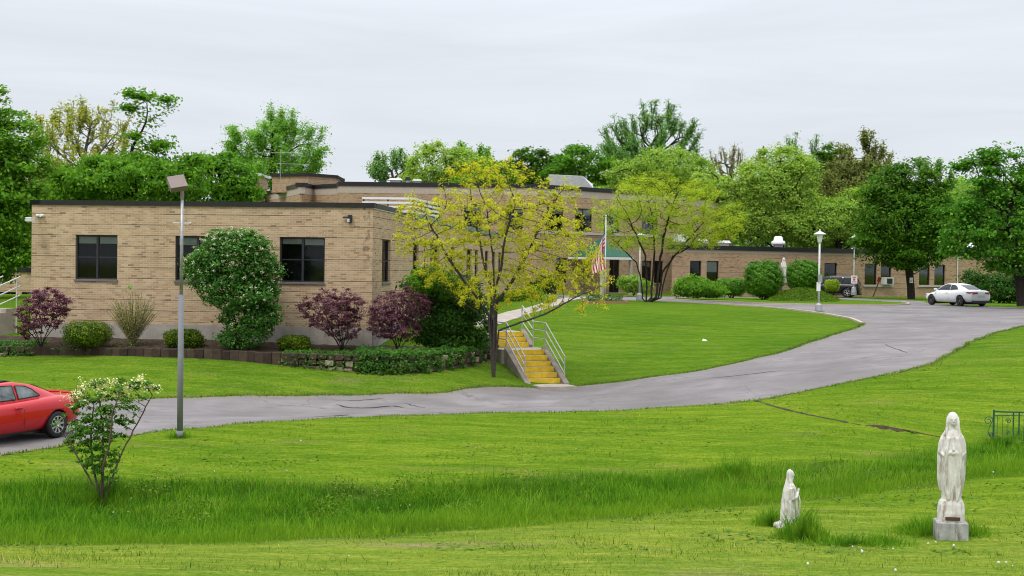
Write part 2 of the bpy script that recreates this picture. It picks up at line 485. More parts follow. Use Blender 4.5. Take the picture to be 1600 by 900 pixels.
def longmat():
    m, t, p = newmat('long_grass')
    co = pos(t)
    n = noise(t, .8, 6, .75, mapping(t, co, (.5, 1.1, 1)), .7)
    f = math_n(t, 'ADD', math_n(t, 'MULTIPLY', attr(t, 'rnd'), .40), math_n(t, 'MULTIPLY', mrange(t, n.outputs[0], .36, .66), .60))
    r = ramp(t, [(.08, (.022, .085, .006)), (.35, (.065, .19, .010)), (.6, (.15, .32, .015)), (.85, (.28, .42, .035)), (1.0, (.38, .38, .12))], f)
    # fresher towards the front edge of the ditch
    c = mixc(t, attr(t, 'front'), mixc(t, 1.0, r.outputs[0], (1.0, 1.04, .95), 'MULTIPLY'), mixc(t, .5, r.outputs[0], (.22, .37, .02)))
    bladefinish(t, p, c)
    return m
def grassblade(name, d, mi, l, dryc=(.3, .25, .10)):
    m, t, p = newmat(name)
    co = pos(t)
    n = noise(t, .5, 4, .6, mapping(t, co, (.6, 1.5, 1)))
    f = math_n(t, 'ADD', math_n(t, 'MULTIPLY', attr(t, 'rnd'), .5), math_n(t, 'MULTIPLY', mrange(t, n.outputs[0], .3, .7), .5))
    r = ramp(t, [(.05, d), (.5, mi), (.93, l), (1.0, dryc)], f)
    bladefinish(t, p, r.outputs[0])
    return m
M['blade'] = mownmat()
M['longblade'] = longmat()
M['dryblade'] = grassblade('dry_clippings', (.16, .13, .06), (.27, .21, .11), (.40, .33, .19))

# ------------------------------------------------------------------ the ground
CTRL = [  # pixel x, pixel y, height
 (-120,735,-.15),(0,712,-.1),(150,690,-.05),(300,672,0),(500,655,0),(700,648,0),(1000,640,.1),(1180,625,.35),(1300,603,.7),(1430,575,1.1),(1480,555,1.35),(1600,510,1.9),
 (-100,640,-.05),(60,628,-.03),(300,620,0),(600,616,0),(845,607,0),(905,603,.05),(1000,593,.35),(1100,578,.65),(1200,556,1.0),(1300,520,1.55),(1348,508,1.75),(1279,488,1.95),
 (1420,478,2.05),(1600,482,2.1),(1500,477,2.1),(943,472,2.1),(1020,473,2.1),(1150,478,2.05),(850,482,2.0),
 (850,545,1.0),(900,560,.75),(900,530,1.25),(1000,540,1.1),(1000,505,1.75),(1200,515,1.55),(1100,560,.85),
 (-100,562,.75),(0,562,.75),(300,560,.95),(300,590,.45),(0,590,.4),(450,573,.75),(540,582,.6),(640,584,.6),(770,590,.4),(735,560,.9),
 (300,530,1.4),(560,545,1.15),(0,520,1.45),(-150,520,1.5),(20,468,2.4),(30,497,1.95),(-30,503,1.75),(-80,468,2.4),
 (0,900,.6),(800,900,.5),(1600,900,.5),(0,855,.15),(400,853,.15),(800,830,.15),(1200,795,.12),(1485,845,.25),(1230,825,.2),(1600,750,.1),
 (0,815,-.6),(400,820,-.6),(800,795,-.55),(1200,765,-.45),(1600,715,-.3),(0,752,-.35),(400,750,-.35),(800,745,-.3),(1200,735,-.2),(1500,690,-.05),(1600,670,.1),
 (100,725,-.2),(400,700,-.12),(800,700,-.1),(1200,680,.1),(1400,640,.45),(1600,590,1.0),(1500,600,.85),(1600,545,1.55)]
pts = [at_z(*c) for c in CTRL]
pts += [np.array(p, float) for p in [(-10,80,2.0),(-10,100,2.1),(0,8,1.5),(-15,8,1.6),(15,8,1.4),(0,0,2.4),(-30,20,.4),(30,20,.4),(-30,40,0),(30,36,.1),
        (-30,60,1.7),(45,60,2.0),(-40,90,2.0),(45,90,2.1),(0,112,2.12),(28,117,2.12),(40,115,2.12),(-40,115,2.12),(20,100,2.1),(5,125,2.12),(-20,128,2.12),(30,130,2.12)]]
CPN = np.array(pts)
def _tpsk(d2): return np.where(d2 > 1e-9, d2 * np.log(d2 + 1e-12) * .5, 0)
_n = len(CPN)
_K = _tpsk(((CPN[:, None, :2] - CPN[None, :, :2]) ** 2).sum(-1)) + np.eye(_n) * 1.5
_P = np.hstack([np.ones((_n, 1)), CPN[:, :2]])
_A = np.zeros((_n + 3, _n + 3)); _A[:_n, :_n] = _K; _A[:_n, _n:] = _P; _A[_n:, :_n] = _P.T
_w = np.linalg.solve(_A, np.concatenate([CPN[:, 2], np.zeros(3)]))
YP = np.array([0, 10, 17, 21, 26, 31, 40, 47, 56, 75, 100, 5000.]); ZP = np.array([2.4, 1.4, .5, .15, -.5, -.25, .1, .2, 1.5, 2.0, 2.12, 2.12])
RIDGE = np.array([at_z(1182, 627, .35)[:2], at_z(1260, 648, .3)[:2], at_z(1360, 665, .25)[:2], at_z(1475, 685, .1)[:2]])
def seg_sd(x, y, poly):
    """distance and signed side to an open polyline"""
    best = np.full(x.shape, 1e9); side = np.zeros(x.shape); tt = np.zeros(x.shape)
    L = 0
    for a, b in zip(poly[:-1], poly[1:]):
        d = b - a; l = np.hypot(*d)
        t = np.clip(((x - a[0]) * d[0] + (y - a[1]) * d[1]) / l ** 2, 0, 1)
        dx, dy = x - a[0] - t * d[0], y - a[1] - t * d[1]
        q = np.hypot(dx, dy); s = np.sign(d[0] * dy - d[1] * dx)
        m = q < best
        best = np.where(m, q, best); side = np.where(m, s, side); tt = np.where(m, L + t * l, tt)
        L += l
    return best, side, tt / L
def H(x, y):
    x = np.asarray(x, float); y = np.asarray(y, float)
    sh = x.shape; x = x.ravel(); y = y.ravel()
    out = np.empty(len(x))
    for i in range(0, len(x), 20000):
        xx, yy = x[i:i + 20000], y[i:i + 20000]
        k = _tpsk((xx[:, None] - CPN[None, :, 0]) ** 2 + (yy[:, None] - CPN[None, :, 1]) ** 2)
        z = k @ _w[:_n] + _w[_n] + _w[_n + 1] * xx + _w[_n + 2] * yy
        zp = np.interp(yy, YP, ZP)
        f = np.clip((np.abs(xx) - (14 + .38 * yy)) / 12, 0, 1)
        f = np.maximum(f, np.clip((yy - 118) / 20, 0, 1))
        f = np.maximum(f, np.clip((8 - yy) / 8, 0, 1))
        f = f * f * (3 - 2 * f)
        z = z * (1 - f) + zp * f
        d, s, tt = seg_sd(xx, yy, RIDGE)
        z += .10 * np.clip(1 - d / 1.6, 0, 1) ** 1.5 * np.where(s > 0, 1, 0) * np.clip(tt * 8, 0, 1) * np.clip((1 - tt) * 8, 0, 1) * np.clip(d / .12, 0, 1)
        z += (np.sin(xx * .9 + yy * .35) * np.sin(yy * .8 - xx * .3) * .022 + np.sin(xx * 2.3 + 1.3 * yy) * .008) * np.clip(1 - (yy - 80) / 30, 0, 1)
        out[i:i + 20000] = z
    return out.reshape(sh)
def G(px, py):
    """where the sight line through a pixel meets the ground"""
    d = ray(px, py)
    Y = np.concatenate([np.arange(10, 80, .1), np.arange(80, 150, .2)])
    P = CP[None] + d[None] * Y[:, None]
    z = P[:, 2] - H(P[:, 0], P[:, 1])
    i = int(np.argmax(z < 0)) if (z < 0).any() else len(Y) - 1
    if i > 0 and z[i] < 0:
        f = z[i - 1] / (z[i - 1] - z[i]); p = P[i - 1] + (P[i] - P[i - 1]) * f
    else: p = P[i]
    return p
def hz(x, y): return float(H(np.array([x]), np.array([y]))[0])
def smooth_poly(P, k=3, closed=False):
    P = [np.array(p) for p in P]
    out = []
    n = len(P)
    for i in range(n if closed else n - 1):
        p0 = P[(i - 1) % n] if closed or i > 0 else P[i]; p1 = P[i]; p2 = P[(i + 1) % n]
        p3 = P[(i + 2) % n] if closed or i + 2 < n else P[(i + 1) % n]
        for j in range(k):
            t = j / k
            out.append(.5 * ((2 * p1) + (-p0 + p2) * t + (2 * p0 - 5 * p1 + 4 * p2 - p3) * t * t + (-p0 + 3 * p1 - 3 * p2 + p3) * t ** 3))
    if not closed: out.append(P[-1])
    return out
def inside(x, y, poly):
    poly = np.asarray(poly)[:, :2]
    c = np.zeros(x.shape, bool)
    j = len(poly) - 1
    for i in range(len(poly)):
        xi, yi = poly[i]; xj, yj = poly[j]
        m = ((yi > y) != (yj > y)) & (x < (xj - xi) * (y - yi) / (yj - yi + 1e-12) + xi)
        c ^= m; j = i
    return c

near_edge = [(-260,752),(-120,735),(0,712),(75,700),(150,689),(230,677),(300,670),(380,662),(500,655),(600,651),(700,648),(850,645),(1000,640),(1090,634),(1180,625),(1300,603),(1430,575),(1480,555),(1540,526),(1600,509),(1720,492)]
far_right = [(1720,484),(1600,481),(1500,476.5),(1452,474),(1440,470.5),(1400,468.5),(1335,466)]
near_lawn = [(1120,475.5),(1180,479.5),(1240,485),(1290,491.5),(1330,499),(1349,507),(1335,514),(1300,524),(1250,541),(1200,556),(1100,578),(1000,592),(905,603),(845,607),(700,613),(600,616),(450,619),(300,621),(150,624),(60,627),(-100,638),(-260,652)]
near_lawn_back = [(1060,472.5),(1000,470),(960,469),(900,468)]
RE = [G(*p) for p in near_edge]
FR = [G(*p) for p in far_right]
NL = [G(*p) for p in near_lawn]
NB = [G(*p) for p in near_lawn_back]
rough_edge = lambda P, a: [p + np.array([rnd.uniform(-a, a), rnd.uniform(-a, a), 0]) for p in P]
NLs = smooth_poly(NL, 5)
road_poly = rough_edge(smooth_poly(RE, 8), .09) + smooth_poly(FR, 3) + [np.array([26., 114.5, 0]), np.array([8., 106., 0]), np.array([2., 108., 0])] + smooth_poly(NB[::-1], 3) + NLs[:30] + rough_edge(NLs[30:], .06)
road_poly = [np.array([p[0], p[1]]) for p in road_poly]
isl = [(1045,468),(1100,471),(1160,473.6),(1230,475.8),(1300,477.2),(1380,477.6),(1412,476.8),(1420,475.2),(1400,472),(1350,469.5)]
ISL = smooth_poly([G(*p) for p in isl] + [np.array([22., 109., 0]), np.array([13., 104.8, 0])], 4, True)
ISL = [np.array([p[0], p[1]]) for p in ISL]

def sheet(poly, holes, step, name, mat, dz, kind='structure', far=60):
    """a triangulated sheet following the ground"""
    P = np.array(poly)
    x0, y0 = P.min(0); x1, y1 = P.max(0)
    V = [Vector(p) for p in poly]; E = [(i, (i + 1) % len(poly)) for i in range(len(poly))]
    for h in holes:
        b = len(V); V += [Vector(p) for p in h]; E += [(b + i, b + (i + 1) % len(h)) for i in range(len(h))]
    gx, gy = np.meshgrid(np.arange(x0, x1, step), np.arange(y0, y1, step))
    gx = gx.ravel(); gy = gy.ravel()
    m = inside(gx, gy, poly)
    for h in holes: m &= ~inside(gx, gy, h)
    V += [Vector((a, b)) for a, b in zip(gx[m] + .013, gy[m] + .017)]
    r = geometry.delaunay_2d_cdt(V, E, [], 0, 1e-4)
    vs = np.array([[v[0], v[1]] for v in r[0]]); F = np.array([f for f in r[2] if len(f) == 3])
    c = vs[F].mean(1)
    k = inside(c[:, 0], c[:, 1], poly)
    for h in holes: k &= ~inside(c[:, 0], c[:, 1], h)
    F = F[k]
    z = H(vs[:, 0], vs[:, 1]) + dz
    o = np_mesh(name, np.column_stack([vs, z]), F, mat, smooth=True)
    tag(o, kind=kind)
    return o
road = sheet(road_poly, [ISL], .45, 'road', M['asphalt'], .0)
_rv = np.empty(len(road.data.vertices) * 3, dtype=np.float32); road.data.vertices.foreach_get('co', _rv); _rv = _rv.reshape(-1, 3)
_db, _, _ = seg_sd(_rv[:, 0].astype(float), _rv[:, 1].astype(float), [np.array(p) for p in road_poly] + [np.array(road_poly[0])])
_ea = road.data.attributes.new('edge', 'FLOAT', 'POINT'); _ea.data.foreach_set('value', np.clip(1 - _db / .75, 0, 1).astype(np.float32))

# upper walk to the entrance
wpx = [(745,512),(790,497),(830,485),(868,474),(905,466)]
wl = smooth_poly([G(x, y) for x, y in wpx], 4)
# the ditch of long grass and other masks
DF = [(-300,858),(0,856),(200,856),(400,854),(600,845),(800,829),(1000,812),(1200,793),(1400,770),(1600,748),(1800,728)]
DB = [(-300,752),(0,752),(130,748),(250,752),(400,750),(600,762),(700,760),(800,745),(950,742),(1080,735),(1200,730),(1350,722),(1450,705),(1600,668),(1800,640)]
DP = [G(*p)[:2] for p in DF] + [G(*p)[:2] for p in DB[::-1]]
xs = np.concatenate([-np.geomspace(60, 900, 14)[::-1], np.arange(-48, -24, .8), np.arange(-24, 27, .26), np.arange(27, 52, .8), np.geomspace(60, 900, 14)])
ys = np.concatenate([np.array([-900, -400, -150, -60, -20, -8]), np.arange(0, 16, 1.0), np.arange(16, 62, .26), np.arange(62, 122, .5), np.geomspace(124, 1500, 22)])
gx, gy = np.meshgrid(xs, ys)
gz = H(gx, gy)
inr = inside(gx, gy, road_poly) & ~inside(gx, gy, ISL)
BP = np.array([p for p in road_poly])
# distance to the road outline, to drop the turf only well inside it
def dist_poly(x, y, poly):
    P = list(poly) + [poly[0]]
    d, _, _ = seg_sd(x, y, [np.array(p) for p in P]); return d
fx, fy = gx.ravel(), gy.ravel()
dr = np.full(fx.shape, 9.); mm = (np.abs(fx) < 45) & (fy > 20) & (fy < 122)
dr[mm] = dist_poly(fx[mm], fy[mm], road_poly)
di = np.full(fx.shape, 9.); di[mm] = dist_poly(fx[mm], fy[mm], ISL)
dr = np.minimum(dr, di).reshape(gx.shape)
gz = np.where(inr, gz - .05 - .08 * np.clip(dr / .6, 0, 1), gz + .012 + .03 * np.clip(dr / .8, 0, 1) * (gy < 100))
din = inside(gx, gy, DP)
dd = np.full(fx.shape, 9.); m2 = (np.abs(fx) < 40) & (fy > 12) & (fy < 60)
dd[m2] = dist_poly(fx[m2], fy[m2], DP); dd = dd.reshape(gx.shape)
lng = np.clip(np.where(din, dd, -dd) / 1.0 + .2 + .25 * np.sin(gx * 1.7 + gy) * np.sin(gx * .6), 0, 1)
soil = np.where(~inr, np.clip(1 - dr / .28, 0, 1) * .55, 0)
nx, ny = len(xs), len(ys)
ii = np.arange(nx * ny).reshape(ny, nx)
F = np.column_stack([ii[:-1, :-1].ravel(), ii[:-1, 1:].ravel(), ii[1:, 1:].ravel(), ii[1:, :-1].ravel()])
ground = np_mesh('ground', np.column_stack([gx.ravel(), gy.ravel(), gz.ravel()]), F, M['lawn'], smooth=True,
                 attrs={'long': ('POINT', lng.ravel()), 'soil': ('POINT', soil.ravel())})
tag(ground, kind='structure')

# concrete walk
def ribbon(P, w, name, mat, dz, th=.06):
    mb = MB(); V = []; n = len(P)
    for i, p in enumerate(P):
        t = P[min(i + 1, n - 1)][:2] - P[max(i - 1, 0)][:2]; t = t / np.hypot(*t); q = np.array([-t[1], t[0]])
        ww = w[i] if hasattr(w, '__len__') else w
        for s in (-1, 1):
            a = p[:2] + q * s * ww / 2
            zz = hz(*a) + dz
            V += [(a[0], a[1], zz), (a[0], a[1], zz - th)]
    Fs = []
    for i in range(n - 1):
        a, b = i * 4, i * 4 + 4
        Fs += [(a, a + 2, b + 2, b), (a, b, b + 1, a + 1), (a + 2, a + 3, b + 3, b + 2)]
    Fs += [(0, 1, 3, 2), ((n - 1) * 4, (n - 1) * 4 + 2, (n - 1) * 4 + 3, (n - 1) * 4 + 1)]
    mb.add(V, Fs)
    return mb.build(name, mat)
tag(ribbon(wl, 1.2, 'path', M['walk'], .07), kind='structure')

# pale kerbs along the curve of the drive
def kerb(P, name, label, w=.16, h=.10):
    o = ribbon(P, w, name, M['lightband'], h, h + .15)
    tag(o, kind='structure')
kerb([G(x, y) for x, y in [(1120,475.7),(1180,479.8),(1240,485.3),(1290,492),(1330,499.6),(1347,506.5)]] , 'kerb', '')
kerb([np.array([*p, 0]) for p in ISL[:32]], 'kerb', '', .15, .09)

# broken edges and cracks in the asphalt near the lawn
def crack(pix, w, name='road_crack'):
    P = [G(*p) for p in pix]
    P = smooth_poly(P, 5)
    n = len(P)
    V = []; Fs = []
    for i, p in enumerate(P):
        t = P[min(i + 1, n - 1)][:2] - P[max(i - 1, 0)][:2]; t = t / (np.hypot(*t) + 1e-9); q = np.array([-t[1], t[0]])
        ww = w * math.sin(math.pi * (i + .4) / n) * rnd.uniform(.5, 1.3)
        j = rnd.uniform(-.04, .04)
        for s in (-1, 1):
            a = p[:2] + q * (s * ww / 2 + j); V.append((a[0], a[1], hz(*a) + .006))
        if i: Fs.append((2 * i - 2, 2 * i, 2 * i + 1, 2 * i - 1))
    mb = MB().add(V, Fs)
    return tag(mb.build(name, M['crack_shade']), kind='structure')
crack([(526,632),(548,637),(575,637.5),(610,634.5),(632,637)], .22)
crack([(632,630),(650,635),(664,637)], .07)
crack([(488,651),(520,650),(545,648)], .20)
crack([(520,625),(560,626),(600,622)], .08)
crack([(1100,592),(1170,585),(1230,578)], .06)
crack([(1380,537),(1400,545),(1420,552)], .05)

# ------------------------------------------------------------------ buildings
def wall_axes(P0, P1):
    u = np.array([P1[0] - P0[0], P1[1] - P0[1]]); L = np.hypot(*u); u /= L
    n = np.array([u[1], -u[0]])           # outward, to the right hand of the walk from P0 to P1
    return u, n, L
def on_wall(px, py, P0, P1):
    u, n, L = wall_axes(P0, P1)
    d = ray(px, py)
    k = ((P0[0] - CP[0]) * n[0] + (P0[1] - CP[1]) * n[1]) / (d[0] * n[0] + d[1] * n[1])
    q = CP + d * k
    return (q[0] - P0[0]) * u[0] + (q[1] - P0[1]) * u[1], q[2]
class WallSet:
    """one mesh of wall faces with metre UVs"""
    def __init__(s): s.v = []; s.f = []; s.uv = []
    def quad(s, pts, uvs):
        n = len(s.v); s.v += [tuple(p) for p in pts]; s.f.append(list(range(n, n + 4))); s.uv += uvs
    def wall(s, P0, P1, z0, z1, openings=(), off=0, reveal=.14):
        u, n, L = wall_axes(P0, P1)
        us = sorted(set([0, L] + [o[0] for o in openings] + [o[1] for o in openings]))
        zs = sorted(set([z0, z1] + [o[2] for o in openings] + [o[3] for o in openings]))
        pt = lambda a, z, d=0: (P0[0] + u[0] * a - n[0] * d, P0[1] + u[1] * a - n[1] * d, z)
        for a, b in zip(us[:-1], us[1:]):
            for c, e in zip(zs[:-1], zs[1:]):
                ca, cz = (a + b) / 2, (c + e) / 2
                if any(o[0] < ca < o[1] and o[2] < cz < o[3] for o in openings): continue
                s.quad([pt(a, c), pt(b, c), pt(b, e), pt(a, e)], [(a + off, c), (b + off, c), (b + off, e), (a + off, e)])
        for (a, b, c, e) in openings:
            r = reveal
            s.quad([pt(a, c), pt(a, e), pt(a, e, r), pt(a, c, r)], [(a, c), (a, e), (a + r, e), (a + r, c)])
            s.quad([pt(b, e), pt(b, c), pt(b, c, r), pt(b, e, r)], [(b, e), (b, c), (b + r, c), (b + r, e)])
            s.quad([pt(a, e), pt(b, e), pt(b, e, r), pt(a, e, r)], [(a, e), (b, e), (b, e + r), (a, e + r)])
            s.quad([pt(b, c), pt(a, c), pt(a, c, r), pt(b, c, r)], [(b, c), (a, c), (a, c + r), (b, c + r)])
    def build(s, name, mat, parent, rel):
        o = np_mesh(name, np.array(s.v) - np.array(rel), s.f, mat, parent, uv=s.uv)
        return o
def wpt(P0, P1, a, z, out=0):
    u, n, L = wall_axes(P0, P1)
    return np.array([P0[0] + u[0] * a + n[0] * out, P0[1] + u[1] * a + n[1] * out, z])
def window(P0, P1, op, parent, rel, cols=2, rows=2, depth=.12, blind=None, sill=True, sillm='sill', fw=.055, ac=None):
    a, b, c, e = op
    u, n, L = wall_axes(P0, P1); rz = math.atan2(u[1], u[0])
    ctr = lambda x, z, out: wpt(P0, P1, x, z, out) - np.array(rel)
    f = MB()
    bx = lambda m, x0, x1, z0, z1, o0, o1: m.box(ctr((x0 + x1) / 2, (z0 + z1) / 2, (o0 + o1) / 2), (x1 - x0, abs(o1 - o0), z1 - z0), rz)
    g = .004
    bx(f, a + g, a + fw, c + g, e - g, -depth - .05, -depth + .03); bx(f, b - fw, b - g, c + g, e - g, -depth - .05, -depth + .03)
    bx(f, a + fw, b - fw, c + g, c + fw, -depth - .05, -depth + .031); bx(f, a + fw, b - fw, e - fw, e - g, -depth - .05, -depth + .031)
    for i in range(1, cols):
        x = a + (b - a) * i / cols; bx(f, x - fw * .7, x + fw * .7, c + fw, e - fw, -depth - .05, -depth + .02)
    for j in range(1, rows):
        z = c + (e - c) * j / rows
        for i in range(cols):
            xa = a + (b - a) * i / cols + (fw if i == 0 else fw * .7); xb = a + (b - a) * (i + 1) / cols - (fw if i == cols - 1 else fw * .7)
            bx(f, xa, xb, z - fw * .35, z + fw * .35, -depth - .04, -depth + .012)
    w = f.build('window', M['frame'], parent)
    gp = MB()
    bx(gp, a + fw, b - fw, c + fw, e - fw, -depth - .028, -depth - .020)
    gp.build('pane', M['glass'], w)
    # the dim room behind
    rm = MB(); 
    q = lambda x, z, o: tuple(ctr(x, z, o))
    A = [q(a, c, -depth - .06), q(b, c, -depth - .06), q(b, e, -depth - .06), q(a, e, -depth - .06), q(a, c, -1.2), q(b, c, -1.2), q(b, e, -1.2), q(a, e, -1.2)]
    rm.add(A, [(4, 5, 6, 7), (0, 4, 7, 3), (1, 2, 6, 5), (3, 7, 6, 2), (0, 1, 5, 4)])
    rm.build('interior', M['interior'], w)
    if blind:
        bm_ = MB()
        for i in range(cols):
            if blind[i] <= 0: continue
            xa = a + (b - a) * i / cols + fw * 1.2; xb = a + (b - a) * (i + 1) / cols - fw * 1.2
            bx(bm_, xa, xb, e - fw - (e - c) * blind[i], e - fw - .01, -depth - .075, -depth - .06)
        if bm_.v: bm_.build('blind', M['blind'], w)
    if sill:
        sm = MB(); bx(sm, a - .03, b + .03, c - .07, c - .003, -depth + .0, .05)
        sm.build('sill', M[sillm], w)
    return w
def coping(parent, rel, P, z0, z1, mat, w=.35, out=.06, closed=False, name='coping'):
    mb = MB()
    n = len(P)
    for i in range(n if closed else n - 1):
        a, b = P[i], P[(i + 1) % n]
        u, nn, L = wall_axes(a, b)
        o2 = out + .002 * (i % 2)
        c = [np.array(a) - u * out, np.array(b) + u * out]
        poly = [c[0] + nn * o2, c[1] + nn * o2, c[1] - nn * w, c[0] - nn * w]
        mb.prism([tuple(p) for p in poly], z0 + .002 * (i % 2), z1 + .003 * (i % 2))
    for k in range(len(mb.v)): mb.v[k] = tuple(np.array(mb.v[k]) - np.array(rel))
    o = mb.build(name, mat, parent); fix_normals(o); return o
def roofsheet(parent, rel, P, z, mat, name='roof'):
    o = np_mesh(name, np.array([(p[0], p[1], z) for p in P]) - np.array(rel), [list(range(len(P)))], mat, parent); fix_normals(o); return o

# --- near wing of the care building
ca = at(583, 318, 51.0)
th = math.atan((1008 - 800) / FPX)
sdv = np.array([math.sin(th), math.cos(th)]); fdv = np.array([math.cos(th), -math.sin(th)])
A1 = ca[:2]
a0 = None
d = ray(49, 420)
k = ((A1[0]) * sdv[0] + A1[1] * sdv[1]) / (d[0] * sdv[0] + d[1] * sdv[1])
A0 = (CP + d * k)[:2]
A2 = A1 + sdv * 58.5
A3 = A0 + sdv * 58.5
ZTA = float(at(583, 318, 51.0)[2]) + .02
relA = (A1[0], A1[1], 1.2)
bA = thing('brick_building', relA, 0, 'long low tan brick building wing with dark coping, shrubs along its front', 'building')
wa = WallSet()
openF = []
for (x0, y0, x1, y1) in [(118,366,183,437), (274,368,341,440), (437,371,507,441)]:
    s0, zt = on_wall(x0, y0, A0, A1); s1, zb = on_wall(x1, y1, A0, A1)
    openF.append((s0, s1, zb, zt))
zt = sum(o[3] for o in openF) / 3; zb = sum(o[2] for o in openF) / 3
openF = [(o[0], o[1], zb, zt) for o in openF]
openS = []
for (x0, x1) in [(597,610),(645,654),(672,686),(704,711),(729,737),(742,747),(758,763),(770,774),(779,783)]:
    s0, _ = on_wall(x0, 400, A1, A2); s1, _ = on_wall(x1, 400, A1, A2)
    openS.append((s0, s1, zb, zt))
wa.wall(A0, A1, 1.93, ZTA - .15, openF)
wa.wall(A1, A2, 1.93, ZTA - .15, openS, off=20)
wa.wall(A2, A3, 1.93, ZTA - .15); wa.wall(A3, A0, 1.93, ZTA - .15, off=5)
wa.build('wall', M['brick'], bA, relA)
pl = MB(); e = .02
u_, n_, L_ = wall_axes(A0, A1)
corners = [A0 - fdv * e - sdv * e, A1 + fdv * e - sdv * e, A2 + fdv * e, A3 - fdv * e]
pl.prism([tuple(c) for c in corners], .6, 1.95)
pl.build('plinth', M['concrete'], bA, rel=relA)
coping(bA, relA, [A0, A1], ZTA - .17, ZTA, M['coping'])
coping(bA, relA, [A1 + sdv * .3, A1 + sdv * 9.2], ZTA - .17, ZTA, M['coping'])
coping(bA, relA, [A1 + sdv * .1, A1 + sdv * 9.2], ZTA - .21, ZTA - .175, M['white'], .2, .03, name='coping_trim')
coping(bA, relA, [A1 + sdv * 9.4, A2], ZTA - .25, ZTA - .01, M['greencoping'])
coping(bA, relA, [A3, A0], ZTA - .17, ZTA, M['coping'])
roofsheet(bA, relA, [A0, A1, A2, A3], ZTA - .3, M['roofing'])
for i, o in enumerate(openF):
    window(A0, A1, o, bA, relA, 2, 2, blind=[(.16, .16), (.17, .12), (.12, .14)][i])
for i, o in enumerate(openS):
    window(A1, A2, o, bA, relA, 1, 2, blind=(.5 if i == 0 else .15,))
# rust streaks and pipe marks on the corner: a drain
# louvred screen on its roof
def louvre():
    P = [at(566, 312, 56.0), at(646, 312, 56.0)]
    c0 = P[0]; c1 = P[1]
    w = c1[0] - c0[0]; zz = float(at(610, 308, 56)[2])
    r = thing('roof_screen', (c0[0], c0[1], ZTA - .3), -.05, 'white slatted equipment screen on the near roof behind the corner', 'screen')
    f = MB(); s = MB()
    for kk, (p, q) in enumerate([((0, 0), (w, 0)), ((w, 0), (w + .5, 5.2))]):
        L = math.hypot(q[0] - p[0], q[1] - p[1]); a = math.atan2(q[1] - p[1], q[0] - p[0])
        m = MB()
        for j in range(6):
            z = zz - (ZTA - .3) - .05 - j * .17
            if z < .05: break
            m.box(((p[0] + q[0]) / 2, (p[1] + q[1]) / 2, z), (L, .03, .085), a)
        m.build('slat_panel', M['white'], r)
    for (x, y) in [(0.05, .06), (w * .5, .06), (w - .05, .06), (w + .45, 5.1), (w + .25, 2.6)]:
        f = MB(); f.box((x, y + .03, (zz - ZTA + .3) / 2), (.05, .05, zz - ZTA + .3)); f.build('post', M['darkmetal'], r)
louvre()

# --- two-storey main block
ZM = CAMZ + 6.45
def pY(px, Y): return at(px, 400, Y)[:2]
MP = [pY(398, 134), pY(470, 114.5), pY(488, 117.2), pY(525, 115), pY(529, 112.2), pY(838, 112.2), pY(1075, 124)]
MPb = [pY(1075, 124) + np.array([6, 14]), pY(398, 134) + np.array([8, 22])]
relM = (MP[4][0], MP[4][1], 2.1)
bM = thing('two_storey_building', relM, 0, 'taller two storey brown brick building behind the near wing, entrance under green awning', 'building')
wm = WallSet()
allP = MP + MPb
ops_by = {}
def addop(seg, x0, x1, y0, y1):
    s0, zt_ = on_wall(x0, y0, MP[seg], MP[seg + 1]); s1, zb_ = on_wall(x1, y1, MP[seg], MP[seg + 1])
    ops_by.setdefault(seg, []).append((s0, s1, zb_, zt_)); return (s0, s1, zb_, zt_)
addop(4, 725, 752, 320, 358); addop(4, 660, 687, 320, 358); addop(4, 790, 817, 321, 359)
for (x0, x1) in [(854, 880), (899, 925), (943, 968)]: addop(5, x0, x1, 323, 361)
addop(5, 1003, 1028, 327, 363)
zt5 = ops_by[5][0][3]; zb5 = ops_by[5][0][2]
ops_by[5] = [(o[0], o[1], zb5, zt5) for o in ops_by[5]]
g0 = on_wall(868, 430, MP[5], MP[6])[0]; g1 = on_wall(886, 430, MP[5], MP[6])[0]
d0 = on_wall(952, 430, MP[5], MP[6])[0]; d1 = on_wall(968, 430, MP[5], MP[6])[0]
low = [(g0, g1, 3.0, 5.0), (d0, d1, 2.2, 5.0)]
for (x0, x1) in [(1003, 1018), (1022, 1036), (1050, 1062)]:
    low.append((on_wall(x0, 430, MP[5], MP[6])[0], on_wall(x1, 430, MP[5], MP[6])[0], 3.0, 4.9))
ops_by[5] += low
for i in range(len(allP)):
    a, b = allP[i], allP[(i + 1) % len(allP)]
    wm.wall(a, b, 1.6, ZM - .75, ops_by.get(i, []), off=i * 7)
wm.build('wall', M['brick_far'], bM, relM)
coping(bM, relM, allP, ZM - .75, ZM - .2, M['lightband'], .3, .005, True, 'parapet_band')
coping(bM, relM, allP, ZM - .2, ZM + .12, M['coping'], .5, .08, True)
roofsheet(bM, relM, allP, ZM - .4, M['roofing'])
for seg, L in ops_by.items():
    for j, o in enumerate(L):
        window(MP[seg], MP[seg + 1], o, bM, relM, 1 if o[1] - o[0] < 1.0 else 2, 2, blind=None if o in low and j % 2 else ((.2,) if o[1] - o[0] < 1.0 else (.2, .25)), sillm='stone_sill')
band = MB()
u5, n5, L5 = wall_axes(MP[5], MP[6])
band.box(wpt(MP[5], MP[6], L5 / 2, zb5 - .16, .04) - np.array(relM), (L5 - .1, .1, .16), math.atan2(u5[1], u5[0]))
band.build('sill_band', M['stone_sill'], bM)
